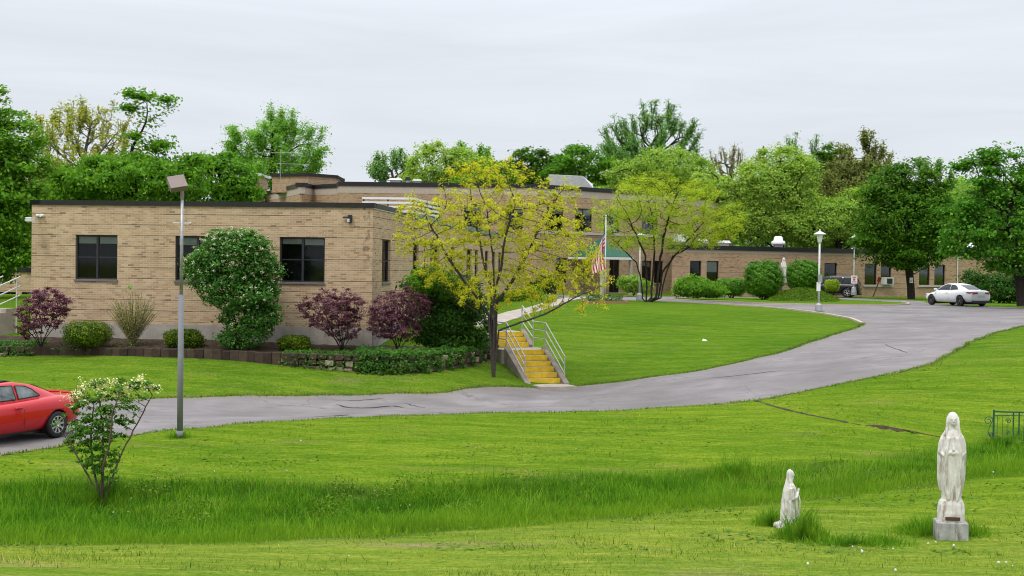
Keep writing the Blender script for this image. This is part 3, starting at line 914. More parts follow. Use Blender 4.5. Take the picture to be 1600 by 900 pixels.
# penthouse and chimney blocks on its roof
def roofblock(px0, px1, pxm, ytop, Y, label, zb, capm='coping', name='roof_penthouse', dep=5.0):
    a = pY(px0, Y + 1.5); m = pY(pxm, Y); b = pY(px1, Y + 2.4)
    z = float(at(pxm, ytop, Y)[2])
    rel = (m[0], m[1], zb)
    r = thing(name, rel, 0, label, 'roof structure')
    back = [b + np.array([0, dep]), a + np.array([0, dep])]
    P = [a, m, b] + back
    w = WallSet()
    for i in range(len(P)): w.wall(P[i], P[(i + 1) % len(P)], zb, z - .2, off=i * 3)
    w.build('wall', M['brick_far'], r, rel)
    coping(r, rel, P, z - .2, z + .03, M[capm], .5, .12, True)
    roofsheet(r, rel, P, z - .05, M['roofing'])
roofblock(424, 524, 480, 271, 119, 'small brick penthouse with black edge standing on the taller roof', ZM - .4)
roofblock(388, 411, 398, 271, 126, 'narrow brick roof stack with pale metal cap beside the tree', 1.8, 'dirtywhite', 'roof_stack', 2.0)

# entrance awning: green pyramid on posts
def awning():
    zt_ = 7.2
    c = wpt(MP[5], MP[6], (on_wall(912, 400, MP[5], MP[6])[0]), 0, 2.0)
    a = math.atan2(u5[1], u5[0])
    r = thing('entrance_awning', (c[0], c[1], 2.12), a, 'dark green pyramid awning over the building entrance behind the flag', 'awning')
    m = MB()
    w, dd_ = 1.75, 1.9
    zt, ze = float(at(940, 371, 112)[2]) - 2.12, float(at(940, 401, 112)[2]) - 2.12
    m.add([(-w, -dd_, ze), (w, -dd_, ze), (w, dd_, ze), (-w, dd_, ze), (0, 0, zt)], [(0, 1, 4), (1, 2, 4), (2, 3, 4), (3, 0, 4), (3, 2, 1, 0)])
    m.build('canopy', M['awning'], r)
    t = MB(); 
    for (p, q) in [((-w, -dd_), (w, -dd_)), ((w, -dd_), (w, dd_)), ((-w, dd_), (-w, -dd_))]:
        L = math.hypot(q[0] - p[0], q[1] - p[1]); t.box(((p[0] + q[0]) / 2, (p[1] + q[1]) / 2, ze - .12), (L + .08, .08, .18), math.atan2(q[1] - p[1], q[0] - p[0]))
    t.build('trim', M['white'], r)
    for x in (-w + .15, w - .15):
        b = MB(); b.box((x, -dd_ + .15, (ze - .2) / 2), (.22, .22, ze - .2)); b.build('post', M['stone_sill'], r)
awning()

# --- right wing
W1 = pY(1332, 118.0); wd = np.array([1.67, 1.0]) / math.hypot(1.67, 1)
WA = W1 - wd * 18.7; WB = W1 + wd * 27
ZW = float(at(1332, 389, 118)[2])
ZW0 = float(at(1352, 463.5, 119)[2])
nwd = np.array([-wd[1], wd[0]])
WP = [WA, WB, WB + nwd * 12, WA + np.array([3.0, 13.0])]
relW = (WA[0], WA[1], 2.1)
bW = thing('single_storey_wing', relW, 0, 'single storey brown brick wing with black fascia behind the round bushes', 'building')
ww = WallSet(); opw = []
WINS = [(1078,1096,0),(1104,1123,.45),(1172,1188,.1),(1204,1217,.1),(1252,1279,.05),(1288,1308,0),(1351,1370,0),(1376,1393,0),(1436,1453,0),(1460,1477,0)]
ztw = on_wall(1300, 411, WA, WB)[1]; zbw = on_wall(1380, 445, WA, WB)[1]
for (x0, x1, bl) in WINS:
    opw.append((on_wall(x0, 430, WA, WB)[0], on_wall(x1, 430, WA, WB)[0], zbw, ztw))
ww.wall(WA, WB, 1.6, ZW - .55, opw)
for i in range(1, 4): ww.wall(WP[i], WP[(i + 1) % 4], 1.6, ZW - .55, off=i * 5)
ww.build('wall', M['brick_far'], bW, relW)
coping(bW, relW, WP, ZW - .55, ZW - .33, M['lightband'], .3, .005, True, 'parapet_band')
coping(bW, relW, WP, ZW - .33, ZW, M['coping'], .5, .12, True)
roofsheet(bW, relW, WP, ZW - .35, M['roofing'])
for o, (x0, x1, bl) in zip(opw, WINS):
    window(WA, WB, o, bW, relW, 1, 2, blind=(bl,) if bl else None, sill=False)
sm = MB(); 
for (i, j) in [(6, 7), (8, 9), (4, 5), (0, 1), (2, 3)]:
    a_, b_ = opw[i][0] - .15, opw[j][1] + .15
    sm.box(wpt(WA, WB, (a_ + b_) / 2, zbw - .09, .02) - np.array(relW), (b_ - a_, .2, .14), math.atan2(wd[1], wd[0]))
sm.build('sill', M['stone_sill'], bW)
dp = MB(); s_, _ = on_wall(1495, 430, WA, WB)
p_ = wpt(WA, WB, s_, 0, .08) - np.array(relW); dp.tube([(p_[0], p_[1], 0), (p_[0], p_[1], ZW - 2.5)], .05); dp.build('downpipe', M['dirtywhite'], bW)
acp = wpt(WA, WB, on_wall(1384, 438, WA, WB)[0], zbw + .32, .12)
r = thing('window_air_conditioner', (acp[0], acp[1], acp[2] - .3), math.atan2(wd[1], wd[0]), 'boxy white air conditioner set in a window of the low wing', 'air conditioner')
m = MB(); m.box((0, 0, .3), (1.1, .5, .6)); m.build('casing', M['acgrey'], r, bevel=.02)
m = MB(); m.box((.08, -.26, .3), (.62, .03, .44)); 
for j in range(6): m.box((.08, -.28, .12 + j * .072), (.6, .02, .02))
m.build('grille', M['black'], r)

acp = wpt(MP[5], MP[6], on_wall(952, 357, MP[5], MP[6])[0], zb5 + .35, .1)
r = thing('window_air_conditioner', (acp[0], acp[1], acp[2] - .3), math.atan2(u5[1], u5[0]), 'pale air conditioner in an upstairs window above the green awning', 'air conditioner')
m = MB(); m.box((0, 0, .3), (.75, .5, .55)); m.build('casing', M['acgrey'], r, bevel=.02)
m = MB()
for j in range(6): m.box((0, -.26, .1 + j * .075), (.62, .02, .03))
m.build('grille', M['galv'], r)

# --- brick block at the far left
LB = [pY(-260, 84), pY(52, 84), pY(70, 100), pY(-260, 100)]
relL = (LB[1][0], LB[1][1], 1.8)
bL = thing('brick_outbuilding', relL, 0, 'brick block with dark openings glimpsed under the trees at far left', 'building')
wl_ = WallSet(); opl = []
for (x0, x1) in [(-60,-22),(-5,26),(34,49)]:
    s0 = on_wall(x0, 450, LB[0], LB[1])[0]; s1 = on_wall(x1, 450, LB[0], LB[1])[0]
    opl.append((s0, s1, on_wall(10, 466, LB[0], LB[1])[1], on_wall(10, 456, LB[0], LB[1])[1]))
zl = float(at(20, 425, 84)[2])
wl_.wall(LB[0], LB[1], 1.0, zl, opl)
for i in range(1, 4): wl_.wall(LB[i], LB[(i + 1) % 4], 1.0, zl, off=i * 5)
wl_.build('wall', M['brick'], bL, relL)
roofsheet(bL, relL, LB, zl - .02, M['roofing'])
coping(bL, relL, LB, zl, zl + .25, M['coping'], .4, .08, True)
for o in opl: window(LB[0], LB[1], o, bL, relL, 3, 1, sill=False)

# --- roof furniture
def fan(px, py_base, Y, s, label):
    p = at(px, py_base, Y)
    r = thing('roof_fan', (p[0], p[1], p[2]), 0, label, 'exhaust fan')
    m = MB(); m.box((0, 0, -.3), (.75 * s, .75 * s, .7)); m.build('curb', M['galv'], r)
    m = MB(); m.lathe([(.62 * s, .05), (.66 * s, .12), (.62 * s, .34 * s), (.44 * s, .42 * s), (.40 * s, .72 * s), (.30 * s, .82 * s), (.05, .84 * s)], 24)
    m.build('hood', M['white'], r, smooth=True)
fan(1216, 383, 122, .92, 'white mushroom exhaust fan on the black edged wing roof')
fan(1516, 390, 126, .85, 'white mushroom exhaust fan glimpsed between the right hand maples')
# big white hood on the taller roof
def hood():
    a = at(864, 293, 118); b = at(928, 294, 118)
    r = thing('roof_hood', (a[0], a[1], a[2]), 0, 'large slanting white metal hood on the taller roof above the upstairs windows', 'roof hood')
    w = b[0] - a[0]; h = float(at(862, 273, 118)[2] - a[2])
    m = MB()
    m.add([(-.1, 0, 0), (w, 0, -.05), (w, 3, -.05), (-.1, 3, 0), (-.35, -.3, h), (w * .72, -.3, h * .92), (w * 1.02, 3.2, h * .5), (-.35, 3.2, h)],
          [(0, 1, 5, 4), (1, 2, 6, 5), (2, 3, 7, 6), (3, 0, 4, 7), (4, 5, 6, 7), (0, 3, 2, 1)])
    m.build('sheet_cover', M['dirtywhite'], r, bevel=.03)
    m = MB(); m.box((w / 2, 1.5, -.55), (w * .85, 2.6, 1.0)); m.build('curb', M['galv'], r)
hood()
def roofvent(px, py, Y, w, h, label, mat='dirtywhite', cat='roof vent'):
    p = at(px, py, Y)
    r = thing('roof_vent', p, 0, label, cat)
    m = MB(); m.box((0, 0, -.35), (w * .7, w * .5, .8)); m.build('curb', M['galv'], r)
    m = MB(); m.add([(-w / 2, -w / 3, .05), (w / 2, -w / 3, .05), (w / 2, w / 3, .05), (-w / 2, w / 3, .05), (-w * .36, -w / 4, h), (w * .36, -w / 4, h), (w * .36, w / 4, h), (-w * .36, w / 4, h)],
          [(0, 1, 5, 4), (1, 2, 6, 5), (2, 3, 7, 6), (3, 0, 4, 7), (4, 5, 6, 7), (0, 3, 2, 1)])
    m.build('cap', M[mat], r, bevel=.02)
roofvent(618, 283, 118, 1.25, .22, 'low pale skylight cap on the taller roof, left of two vents')
roofvent(637, 283, 118, .45, .35, 'small dark upright vent on the taller roof beside the pale skylight', 'darkmetal')
roofvent(652, 284, 119, .85, .2, 'flat grey cap on the taller roof right of the dark vent', 'galv')
roofvent(1064, 379, 121, 1.4, .75, 'white rooftop unit on the low wing behind the multi stemmed tree')
roofvent(1130, 381, 122, 1.3, .28, 'low white cap on the wing roof left of the mushroom fan')
roofvent(1098, 380, 121, .9, .35, 'short white duct cap on the wing roof beside the larger unit')
r = thing('roof_antenna', at(438, 284, 118), 0, 'thin television antenna mast with crossed rods on the taller roof', 'antenna')
m = MB(); m.tube([(0, 0, -.6), (0, 0, 2.6)], .022, 6)
m.tube([(-2.2, 0, 2.35), (1.6, 0, 2.45)], .012, 5)
for i in range(9):
    x = -2.0 + i * .42; m.tube([(x, -.5, 2.36 + .02 * i), (x, .5, 2.36 + .02 * i)], .012, 4)
m.tube([(-.3, 0, 1.5), (2.4, 0, 1.45)], .015, 5); m.build('mast', M['galv'], r)

# ---- small wall fittings on the near wing
rzA = math.atan2(fdv[1], fdv[0])
s_, z_ = on_wall(545, 342, A0, A1); p = wpt(A0, A1, s_, z_, .0)
r = thing('wall_lamp', p, rzA, 'small black wall lamp high on the near brick wall by the corner', 'wall lamp')
m = MB(); m.box((.06, -.09, 0), (.14, .14, .28)); m.build('housing', M['black'], r, bevel=.01)
m = MB(); m.tube([(-.2, -.09, .05), (-.01, -.09, .05)], .03, 8); m.build('sensor', M['black'], r)
m = MB(); m.box((.02, -.165, -.06), (.08, .02, .12)); m.build('lens', M['acgrey'], r)
s_, z_ = on_wall(64, 337, A0, A1); p = wpt(A0, A1, s_, z_, .0)
r = thing('flood_light', p, rzA, 'pair of small white flood lamps at the top left of the brick wall', 'flood light')
m = MB(); m.box((0, -.03, 0), (.1, .06, .1)); m.build('bracket', M['white'], r)
for x in (-.09, .09):
    m = MB(); m.lathe([(.03, 0), (.05, .05), (.065, .14), (.06, .15)], 12, (x, -.18, 0), 'Y'); m.build('lamp_head', M['white'], r, smooth=True)
p = at(44, 343, 51.6)
r = thing('wall_box', p, rzA, 'white louvred vent box on the left side of the near building', 'vent')
m = MB(); m.box((.08, 0, 0), (.22, .3, .16))
for j in range(3): m.box((.07, -.16, -.05 + j * .05), (.24, .03, .02))
m.build('casing', M['white'], r)

# ------------------------------------------------------------------ planting bed, stone edging
wallpx = [(-160,556),(-60,556),(0,557),(60,556),(130,556),(200,557),(300,560),(380,565),(440,571),(500,577),(560,581),(620,583),(680,580),(735,572),(768,560)]
WL = smooth_poly([G(*p) for p in wallpx], 6)
def along(P, n):
    P = np.array([p[:2] for p in P]); d = np.r_[0, np.cumsum(np.hypot(*np.diff(P, axis=0).T))]
    t = np.linspace(0, d[-1], n); return np.column_stack([np.interp(t, d, P[:, 0]), np.interp(t, d, P[:, 1])]), d[-1]
def bedtop(px):          # crest height of the edging against pixel column
    return np.interp(px, [-160, 0, 300, 480, 560, 640, 768], [1.12, 1.14, 1.22, 1.16, 1.14, 1.10, 1.2])
P_, L_ = along(WL, int(26 / .33))
bed = thing('stone_edging', (WL[0][0], WL[0][1], .8), 0, 'low weathered stone edging that holds up the shrub bed', 'low wall')
mb = MB(); ci = 0
for i in range(len(P_) - 1):
    a, b = P_[i], P_[i + 1]
    c = (a + b) / 2; t = (b - a) / np.hypot(*(b - a)); rz = math.atan2(t[1], t[0])
    px = 800 + c[0] / c[1] * FPX
    g = hz(*c); top = bedtop(px)
    dryst = px > 470 or px < 40
    hgt = top - g + .05
    nrow = 1 if not dryst else max(2, int(round(hgt / .17)))
    z = g - .1
    for j in range(nrow):
        h = (hgt + .1) / nrow
        mb.cur = rnd.uniform(0, .45) if not dryst else (rnd.choice([.1, .3, .45, .6, .8, .95]) if j < nrow - 1 or rnd.random() < .3 else rnd.uniform(.05, .5))
        L = np.hypot(*(b - a)) * (1.02 if not dryst else rnd.uniform(.8, .97))
        jit = rnd.uniform(-.04, .04) if dryst else rnd.uniform(-.01, .01)
        Mx = Matrix.Rotation(rnd.uniform(-.07, .07) if dryst else rnd.uniform(-.045, .045), 3, 'Y') @ Matrix.Rotation(rnd.uniform(-.08, .08), 3, 'X')
        mb.box((c[0] + jit - bed.location.x, c[1] + jit + .1 * j * .3 - bed.location.y, z + h / 2 - bed.location.z + rnd.uniform(-.01, .01)), (L, .26, h * rnd.uniform(.84, 1.0) + (rnd.uniform(.0, .05) if not dryst else 0)), rz, Mx)
        z += h
o = mb.build('stone_course', M['blocks'], bed, bevel=.03)
# bed surface
inner = [A0 - sdv * .05 - fdv * 6, A0 - sdv * .05, A1 - sdv * .05 + fdv * .05, A1 + sdv * 2.5 + fdv * .05, A1 + sdv * 6 + fdv * .05]
ni = 90
Pi, _ = along([np.array(p) for p in inner], ni); Po, _ = along([p + np.array([0, .1, 0]) for p in WL], ni)
V = []; Fs = []
for i in range(ni):
    px = 800 + Po[i][0] / Po[i][1] * FPX
    zi = 1.42 + (1.25 - 1.42) * np.clip((i / ni - .5) * 3, 0, 1); zo = bedtop(px) - .04
    for j in range(5):
        t = j / 4; q = Po[i] * (1 - t) + Pi[i] * t
        V.append((q[0], q[1], zo * (1 - t) + zi * t + rnd.uniform(-.02, .02)))
for i in range(ni - 1):
    for j in range(4): Fs.append((i * 5 + j, (i + 1) * 5 + j, (i + 1) * 5 + j + 1, i * 5 + j + 1))
o = MB().add(V, Fs).build('planting_bed', M['soil'], smooth=True); tag(o, kind='structure')
BEDV = np.array(V)
def bedz(x, y):
    d = (BEDV[:, 0] - x) ** 2 + (BEDV[:, 1] - y) ** 2
    i = np.argmin(d); return float(BEDV[i, 2])

# ------------------------------------------------------------------ outdoor stairs with yellow risers
def stairs():
    B = G(850, 600); base = np.array([B[0], B[1]])
    dirv = np.array([-.36, .933]); dirv /= np.hypot(*dirv)
    rz = math.atan2(dirv[1], dirv[0]) - math.pi / 2
    z0 = B[2] + .0
    r = thing('outdoor_stairs', (base[0], base[1], z0), rz, 'concrete outdoor stairs with yellow painted risers between the lawns', 'stairs')
    Wd, rise, run = 1.25, .185, .30
    st = MB(); ye = MB(); ch = None
    def flight(y, z, n):
        for i in range(n):
            st.bbox((-Wd / 2, y + i * run, -.6), (Wd / 2, y + (i + 1) * run + (.0 if i < n - 1 else 0), z + (i + 1) * rise - .004))
            ye = MB(); ye.bbox((-Wd / 2 + .01, y + i * run - .012, z + i * rise + .015), (Wd / 2 - .01, y + i * run - .002, z + (i + 1) * rise - .002))
            ye.bbox((-Wd / 2 + .01, y + i * run - .012, z + (i + 1) * rise - .002), (Wd / 2 - .01, y + i * run + .06, z + (i + 1) * rise + .004))
            ye.build('riser', M['yellow'], r)
        return y + n * run, z + n * rise
    y1, z1 = flight(0, 0, 6)
    st.bbox((-Wd / 2 - .3, y1, -.4), (Wd / 2 + .35, y1 + 1.25, z1))
    y2, z2 = flight(y1 + 1.25, z1, 3)
    st.bbox((-Wd / 2, y2, -.4), (Wd / 2, y2 + 1.2, z2))
    st.build('steps', M['walk'], r)
    for s in (-1, 1):
        m = MB()
        for (ya, za, yb, zb_) in [(-.35, .04, y1, z1 + .10), (y1 + 1.25, z1 + .1, y2, z2 + .1)]:
            x0, x1 = s * (Wd / 2 + .003), s * (Wd / 2 + .2)
            m.add([(x0, ya, -1.0), (x1, ya, -1.0), (x1, yb, -1.0), (x0, yb, -1.0), (x0, ya, za), (x1, ya, za), (x1, yb, zb_), (x0, yb, zb_)],
                  [(0, 1, 2, 3), (4, 5, 6, 7), (0, 1, 5, 4), (1, 2, 6, 5), (2, 3, 7, 6), (3, 0, 4, 7)])
        o = m.build('cheek_wall', M['cheek'], r); fix_normals(o)
    # handrails: three bars each side over sloping and level runs
    for s in (-1, 1):
        x = s * (Wd / 2 + .13)
        m = MB()
        pts_ = [(x, -.05, 0.05), (x, y1, z1 + .05), (x, y1 + 1.3, z1 + .05), (x, y2 + .1, z2 + .05)]
        if s > 0: pts_ = [(x, -.05, 0.05), (x, y1 - .05, z1 + .05), (x + .02, y1 + 1.2, z1 + .05), (x - .02, y2 + .1, z2 + .05)]
        for h in (.92, .62, .32)[:3 if s > 0 else 3]:
            m.tube([(p[0], p[1], p[2] + h) for p in pts_], .023, 8)
        for p in pts_:
            m.tube([(p[0], p[1], p[2] - .05), (p[0], p[1], p[2] + .93)], .025, 8)
        m.build('handrail', M['rail'], r)
    # apron slab at the foot
    m = MB(); m.bbox((-Wd / 2, -1.25, -.3), (Wd / 2 + .1, -.003, .012)); m.build('landing', M['walk'], r)
    return r
stairs()
def left_stairs():
    p = at(44, 474, 54.0)
    r = thing('side_stairs', (p[0], 54.0, 1.35), R(48), 'short concrete steps with pale handrails beside the left end of the building', 'stairs')
    m = MB()
    for i in range(7):
        m.bbox((-3.0 + i * .36, .1, -.8), (-3.0 + (i + 1) * .36, 1.3, .1 + i * .155))
    m.build('steps', M['walk'], r)
    for yy in (.05, 1.35):
        m = MB()
        for h in (.95, .6, .25):
            m.tube([(-3.5, yy, -.05 + h), (-.3, yy, 1.1 + h + .2)], .026, 8)
        for x in (-3.3, -1.9, -.45): m.tube([(x, yy, -.3), (x, yy, -.05 + .42 * (x + 3.5) + .95)], .026, 8)
        m.build('handrail', M['dirtywhite'], r)
left_stairs()

# ------------------------------------------------------------------ trees and shrubs
def skeleton(stems, blobs, nattr, step, kill, seed, trop=(0, 0, .0), iters=90, infl=99, shell=.0):
    g = np.random.default_rng(seed)
    vol = np.array([b[3] * b[4] * b[5] for b in blobs]); pr = vol / vol.sum()
    A = []
    for k, b in enumerate(blobs):
        n = max(6, int(nattr * pr[k]))
        v = g.normal(size=(n, 3)); v /= np.linalg.norm(v, axis=1)[:, None]
        rr = (shell + (1 - shell) * g.random(n)) ** (1 / 2.4)
        A.append(np.array(b[:3]) + v * rr[:, None] * np.array(b[3:6]))
    A = np.vstack(A)
    nodes = []; par = []
    for st in stems:
        st = [np.array(p, float) for p in st]
        prev = 0 if nodes else -1
        if not nodes: nodes.append(st[0]); par.append(-1); prev = 0
        for a, b in zip(st[:-1], st[1:]):
            L = np.linalg.norm(b - a); n = max(1, int(L / step))
            for i in range(1, n + 1):
                nodes.append(a + (b - a) * i / n + g.normal(size=3) * step * .05 * (i < n)); par.append(prev); prev = len(nodes) - 1
    nodes = [np.array(p) for p in nodes]
    Nn = np.array(nodes)
    D = np.linalg.norm(A[:, None] - Nn[None], axis=2)
    # roots of the crown: only the upper part of each stem may branch
    idx = D.argmin(1); dist = D.min(1)
    alive = dist > kill
    trop = np.array(trop)
    for it in range(iters):
        if not alive.any(): break
        act = alive & (dist < infl)
        if not act.any(): break
        ids = idx[act]; dirs = A[act] - Nn[ids]; dirs /= np.linalg.norm(dirs, axis=1)[:, None] + 1e-9
        uq, inv = np.unique(ids, return_inverse=True)
        sm_ = np.zeros((len(uq), 3)); np.add.at(sm_, inv, dirs)
        sm_ += g.normal(size=sm_.shape) * .25
        sm_ /= np.linalg.norm(sm_, axis=1)[:, None] + 1e-9
        sm_ += trop; sm_ /= np.linalg.norm(sm_, axis=1)[:, None] + 1e-9
        new = Nn[uq] + sm_ * step
        base = len(Nn)
        Nn = np.vstack([Nn, new]); par += list(uq)
        D = np.linalg.norm(A[:, None] - new[None], axis=2)
        mi = D.argmin(1); md = D.min(1)
        bt = md < dist
        idx = np.where(bt, base + mi, idx); dist = np.where(bt, md, dist)
        alive &= dist > kill
        if len(Nn) > 9000: break
    return Nn, np.array(par)
def branch_mesh(Nn, par, Rt, tip, sides=6, name='trunk', mat=None, parent=None, expo=1.9, minr=0):
    n = len(Nn)
    rad = np.zeros(n); acc = np.zeros(n); kids = np.zeros(n, int)
    for i in range(n - 1, -1, -1):
        rad[i] = tip if kids[i] == 0 else acc[i] ** (1 / expo)
        if par[i] >= 0: acc[par[i]] += rad[i] ** expo; kids[par[i]] += 1
    r0 = rad[0]
    rad = tip + (rad - tip) * ((Rt - tip) / max(1e-6, r0 - tip))
    e = np.array([i for i in range(n) if par[i] >= 0 and rad[i] >= minr])
    a = Nn[par[e]]; b = Nn[e]; ra = np.minimum(rad[par[e]], rad[e] * 1.25 + .004); rb = rad[e]
    t = b - a; t /= np.linalg.norm(t, axis=1)[:, None] + 1e-9
    # direction of each node: that of its incoming edge, so rings meet
    nd = np.zeros_like(Nn); nd[e] = t; nd[0] = (0, 0, 1)
    ta = nd[par[e]]; ta = ta + t; ta /= np.linalg.norm(ta, axis=1)[:, None] + 1e-9
    def ring(c, d, r):
        ref = np.where(np.abs(d[:, 2:3]) < .95, np.array([[0, 0, 1.]]), np.array([[1., 0, 0]]))
        u = np.cross(d, ref); u /= np.linalg.norm(u, axis=1)[:, None] + 1e-9
        w = np.cross(d, u)
        an = np.arange(sides) * 2 * np.pi / sides
        return c[:, None] + (u[:, None] * np.cos(an)[None, :, None] + w[:, None] * np.sin(an)[None, :, None]) * r[:, None, None]
    V = np.concatenate([ring(a, t, ra), ring(b + t * (rb * .4)[:, None], t, rb)], axis=1).reshape(-1, 3)
    base = np.arange(len(e))[:, None] * 2 * sides; k = np.arange(sides)[None]; k2 = (k + 1) % sides
    F = np.stack([base + k, base + k2, base + sides + k2, base + sides + k], axis=2).reshape(-1, 4)
    o = np_mesh(name, V, F, mat, parent, smooth=True)
    return o, rad, kids
def leaf_mesh(C, size, seed, name, mat, parent, up=.4, aspect=.6, out=None, droop=0):
    """kite-shaped leaves at points C"""
    g = np.random.default_rng(seed)
    n = len(C)
    nrm = g.normal(size=(n, 3)); nrm /= np.linalg.norm(nrm, axis=1)[:, None]
    nrm += np.array([0, 0, up * 2])
    if out is not None: nrm += out * .7
    nrm /= np.linalg.norm(nrm, axis=1)[:, None]
    d = g.normal(size=(n, 3)); d[:, 2] -= droop; d -= nrm * (d * nrm).sum(1)[:, None]; d /= np.linalg.norm(d, axis=1)[:, None] + 1e-9
    w = np.cross(nrm, d)
    s = size * g.uniform(.6, 1.35, n)[:, None]
    V = np.stack([C - d * s * .5, C + w * s * aspect * .5 + nrm * s * .10 - d * s * .05, C + d * s * .55, C - w * s * aspect * .5 + nrm * s * .10 - d * s * .05], axis=1).reshape(-1, 3)
    F = np.arange(n * 4).reshape(n, 4)
    return np_mesh(name, V, F, mat, parent, attrs={'rnd': ('FACE', g.random(n))})
def plant(name, label, cat, base, Y, blobs, mat, leaf=.16, nl=14000, nattr=500, step=.35, kill=None, Rt=.2, tip=.012, stems=None, spread=.35,
          seed=1, group=None, bark='bark', up=.35, aspect=.65, crown='crown', trunk='trunk', trop=(0, 0, .05), depth=1.0, minr=0, sides=6,
          droop=0, shell=.0, flowers=None, flat=.5, shoots=None, clump=1.0, thin=1.0, trunk_h=None, infl=99, leaf_r=None, fill=0.0):
    """a tree or shrub: base = pixel of the foot (or world xyz); blobs in pixels at that distance"""
    g = np.random.default_rng(seed * 13 + 5)
    base = np.array(base, float)
    if len(base) == 2: 
        q = at(base[0], base[1], Y); base = np.array([q[0], q[1], q[2]])
    r = thing(name, base, 0, label, cat, group)
    wb = []
    for b in blobs:
        c = at(b[0], b[1], Y) - base; s = Y / FPX
        dy = b[4] if len(b) > 4 else 0
        wb.append((c[0], c[1] + dy, c[2], b[2] * s, b[2] * s * depth if len(b) < 6 else b[5], b[3] * s))
    if stems is None:
        zc = min(b[2] - b[5] * .6 for b in wb) if trunk_h is None else trunk_h
        cx = sum(b[0] * b[3] for b in wb) / sum(b[3] for b in wb)
        tz = max(.1, zc); ztop = max(b[2] for b in wb)
        stems = [[(0, 0, 0), (cx * .1, 0, tz * .5), (cx * .3, 0, tz), (cx * .7, 0, tz * .5 + ztop * .5)]]
    kill = kill or step * 1.15
    Nn, par = skeleton(stems, wb, nattr, step, kill, seed, trop, shell=shell, infl=infl)
    nsh = len(Nn)
    if shoots:
        hasc = np.zeros(len(Nn), bool); hasc[par[par >= 0]] = True
        tips_ = np.where(~hasc)[0]; cm = Nn.mean(0); L_ = [Nn]; P_ = [par]; nn = len(Nn)
        for _ in range(shoots[0]):
            i0 = int(g.choice(tips_)); d = Nn[i0] - cm; d /= np.linalg.norm(d) + 1e-9
            d = d * shoots[2] + np.array([0, 0, 1.]) + g.normal(size=3) * .18; d /= np.linalg.norm(d)
            ln = shoots[1] * g.uniform(.4, 1.2); p_ = Nn[i0].copy(); pi = i0
            for k_ in range(5):
                p_ = p_ + d * ln / 5; d = d + g.normal(size=3) * .06 + np.array([0, 0, .05]); d /= np.linalg.norm(d)
                L_.append(p_[None].copy()); P_.append(np.array([pi])); pi = nn; nn += 1
        Nn = np.vstack(L_); par = np.concatenate(P_)
    tr, rad, kids = branch_mesh(Nn, par, Rt, tip, sides, trunk, M[bark], r, minr=minr)
    # leaves around the twigs
    lr = leaf_r or np.quantile(rad, .72)
    tw = np.where((rad <= lr) & (np.arange(len(Nn)) > 3))[0]
    if thin < 1: tw = tw[g.random(len(tw)) < thin]
    # lively density: some twigs carry more
    wgt = g.gamma(1.4, 1.0, len(tw)) ** clump * (1 + 1.0 * (kids[tw] == 0))
    wgt /= wgt.sum()
    ch = g.choice(tw, nl, p=wgt)
    C = Nn[ch] + g.normal(size=(nl, 3)) * spread * np.array([1, 1, flat]) * g.uniform(.3, 1.0, (nl, 1))
    if shoots:
        si = g.integers(nsh, len(Nn), int(nl * .45)); q = par[si]
        C[-len(si):] = Nn[q] + (Nn[si] - Nn[q]) * g.random((len(si), 1)) + g.normal(size=(len(si), 3)) * spread * .42
    if fill > 0:
        nf = int(nl * fill)
        vol = np.array([b[3] * b[4] * b[5] for b in wb]); bi = g.choice(len(wb), nf, p=vol / vol.sum())
        v = g.normal(size=(nf, 3)); v /= np.linalg.norm(v, axis=1)[:, None]
        rr = g.uniform(.6, 1.0, nf) ** .5 * (1 + .12 * np.sin(v[:, 0] * 7 + bi) * np.sin(v[:, 2] * 9 + bi))
        Wb = np.array(wb)
        C[:nf] = Wb[bi, :3] + v * rr[:, None] * Wb[bi, 3:6]
    C = C[C[:, 2] > .03]
    outv = C - np.array([sum(b[i] * b[3] for b in wb) / sum(b[3] for b in wb) for i in range(3)]); outv /= np.linalg.norm(outv, axis=1)[:, None] + 1e-9
    cr = leaf_mesh(C, leaf, seed + 99, crown, mat, r, up, aspect, outv, droop)
    if flowers:
        nf, fs, fm, fsp = flowers[:4]; top_only = len(flowers) > 4
        tips = np.where(kids == 0)[0]
        zc = np.median(Nn[tips][:, 2])
        pr = 1 / (1 + np.exp(-(Nn[tips][:, 2] - zc) * 2.5)) + .15
        if top_only: pr = 1 / (1 + np.exp(-(Nn[tips][:, 2] - np.quantile(Nn[tips][:, 2], .80)) * 16)) + .004
        pr /= pr.sum()
        nc = max(1, nf // 12)
        cc_ = Nn[g.choice(tips, nc, p=pr)] + g.normal(size=(nc, 3)) * spread * .8
        if fill > 0:        # heads sit on the outer face of the crown
            Wb = np.array(wb); bi = g.choice(len(wb), nc * 3, p=(Wb[:, 3] * Wb[:, 5]) / (Wb[:, 3] * Wb[:, 5]).sum())
            v = g.normal(size=(nc * 3, 3)); v[:, 1] -= .5; v[:, 2] += .35; v /= np.linalg.norm(v, axis=1)[:, None]
            q = Wb[bi, :3] + v * Wb[bi, 3:6] * 1.07
            ok = np.ones(len(q), bool)
            for bb in Wb: ok &= (((q - bb[:3]) / bb[3:6]) ** 2).sum(1) > .85
            ok &= q[:, 2] > Wb[:, 2].min() + .2 + 1.3 * g.random(len(q)) ** 2
            cc_ = q[ok][:nc]; nc = len(cc_)
        Cf = np.repeat(cc_, 12, axis=0) + g.normal(size=(nc * 12, 3)) * fsp
        leaf_mesh(Cf, fs, seed + 7, 'blossom', fm, r, .6, .9)
    return r

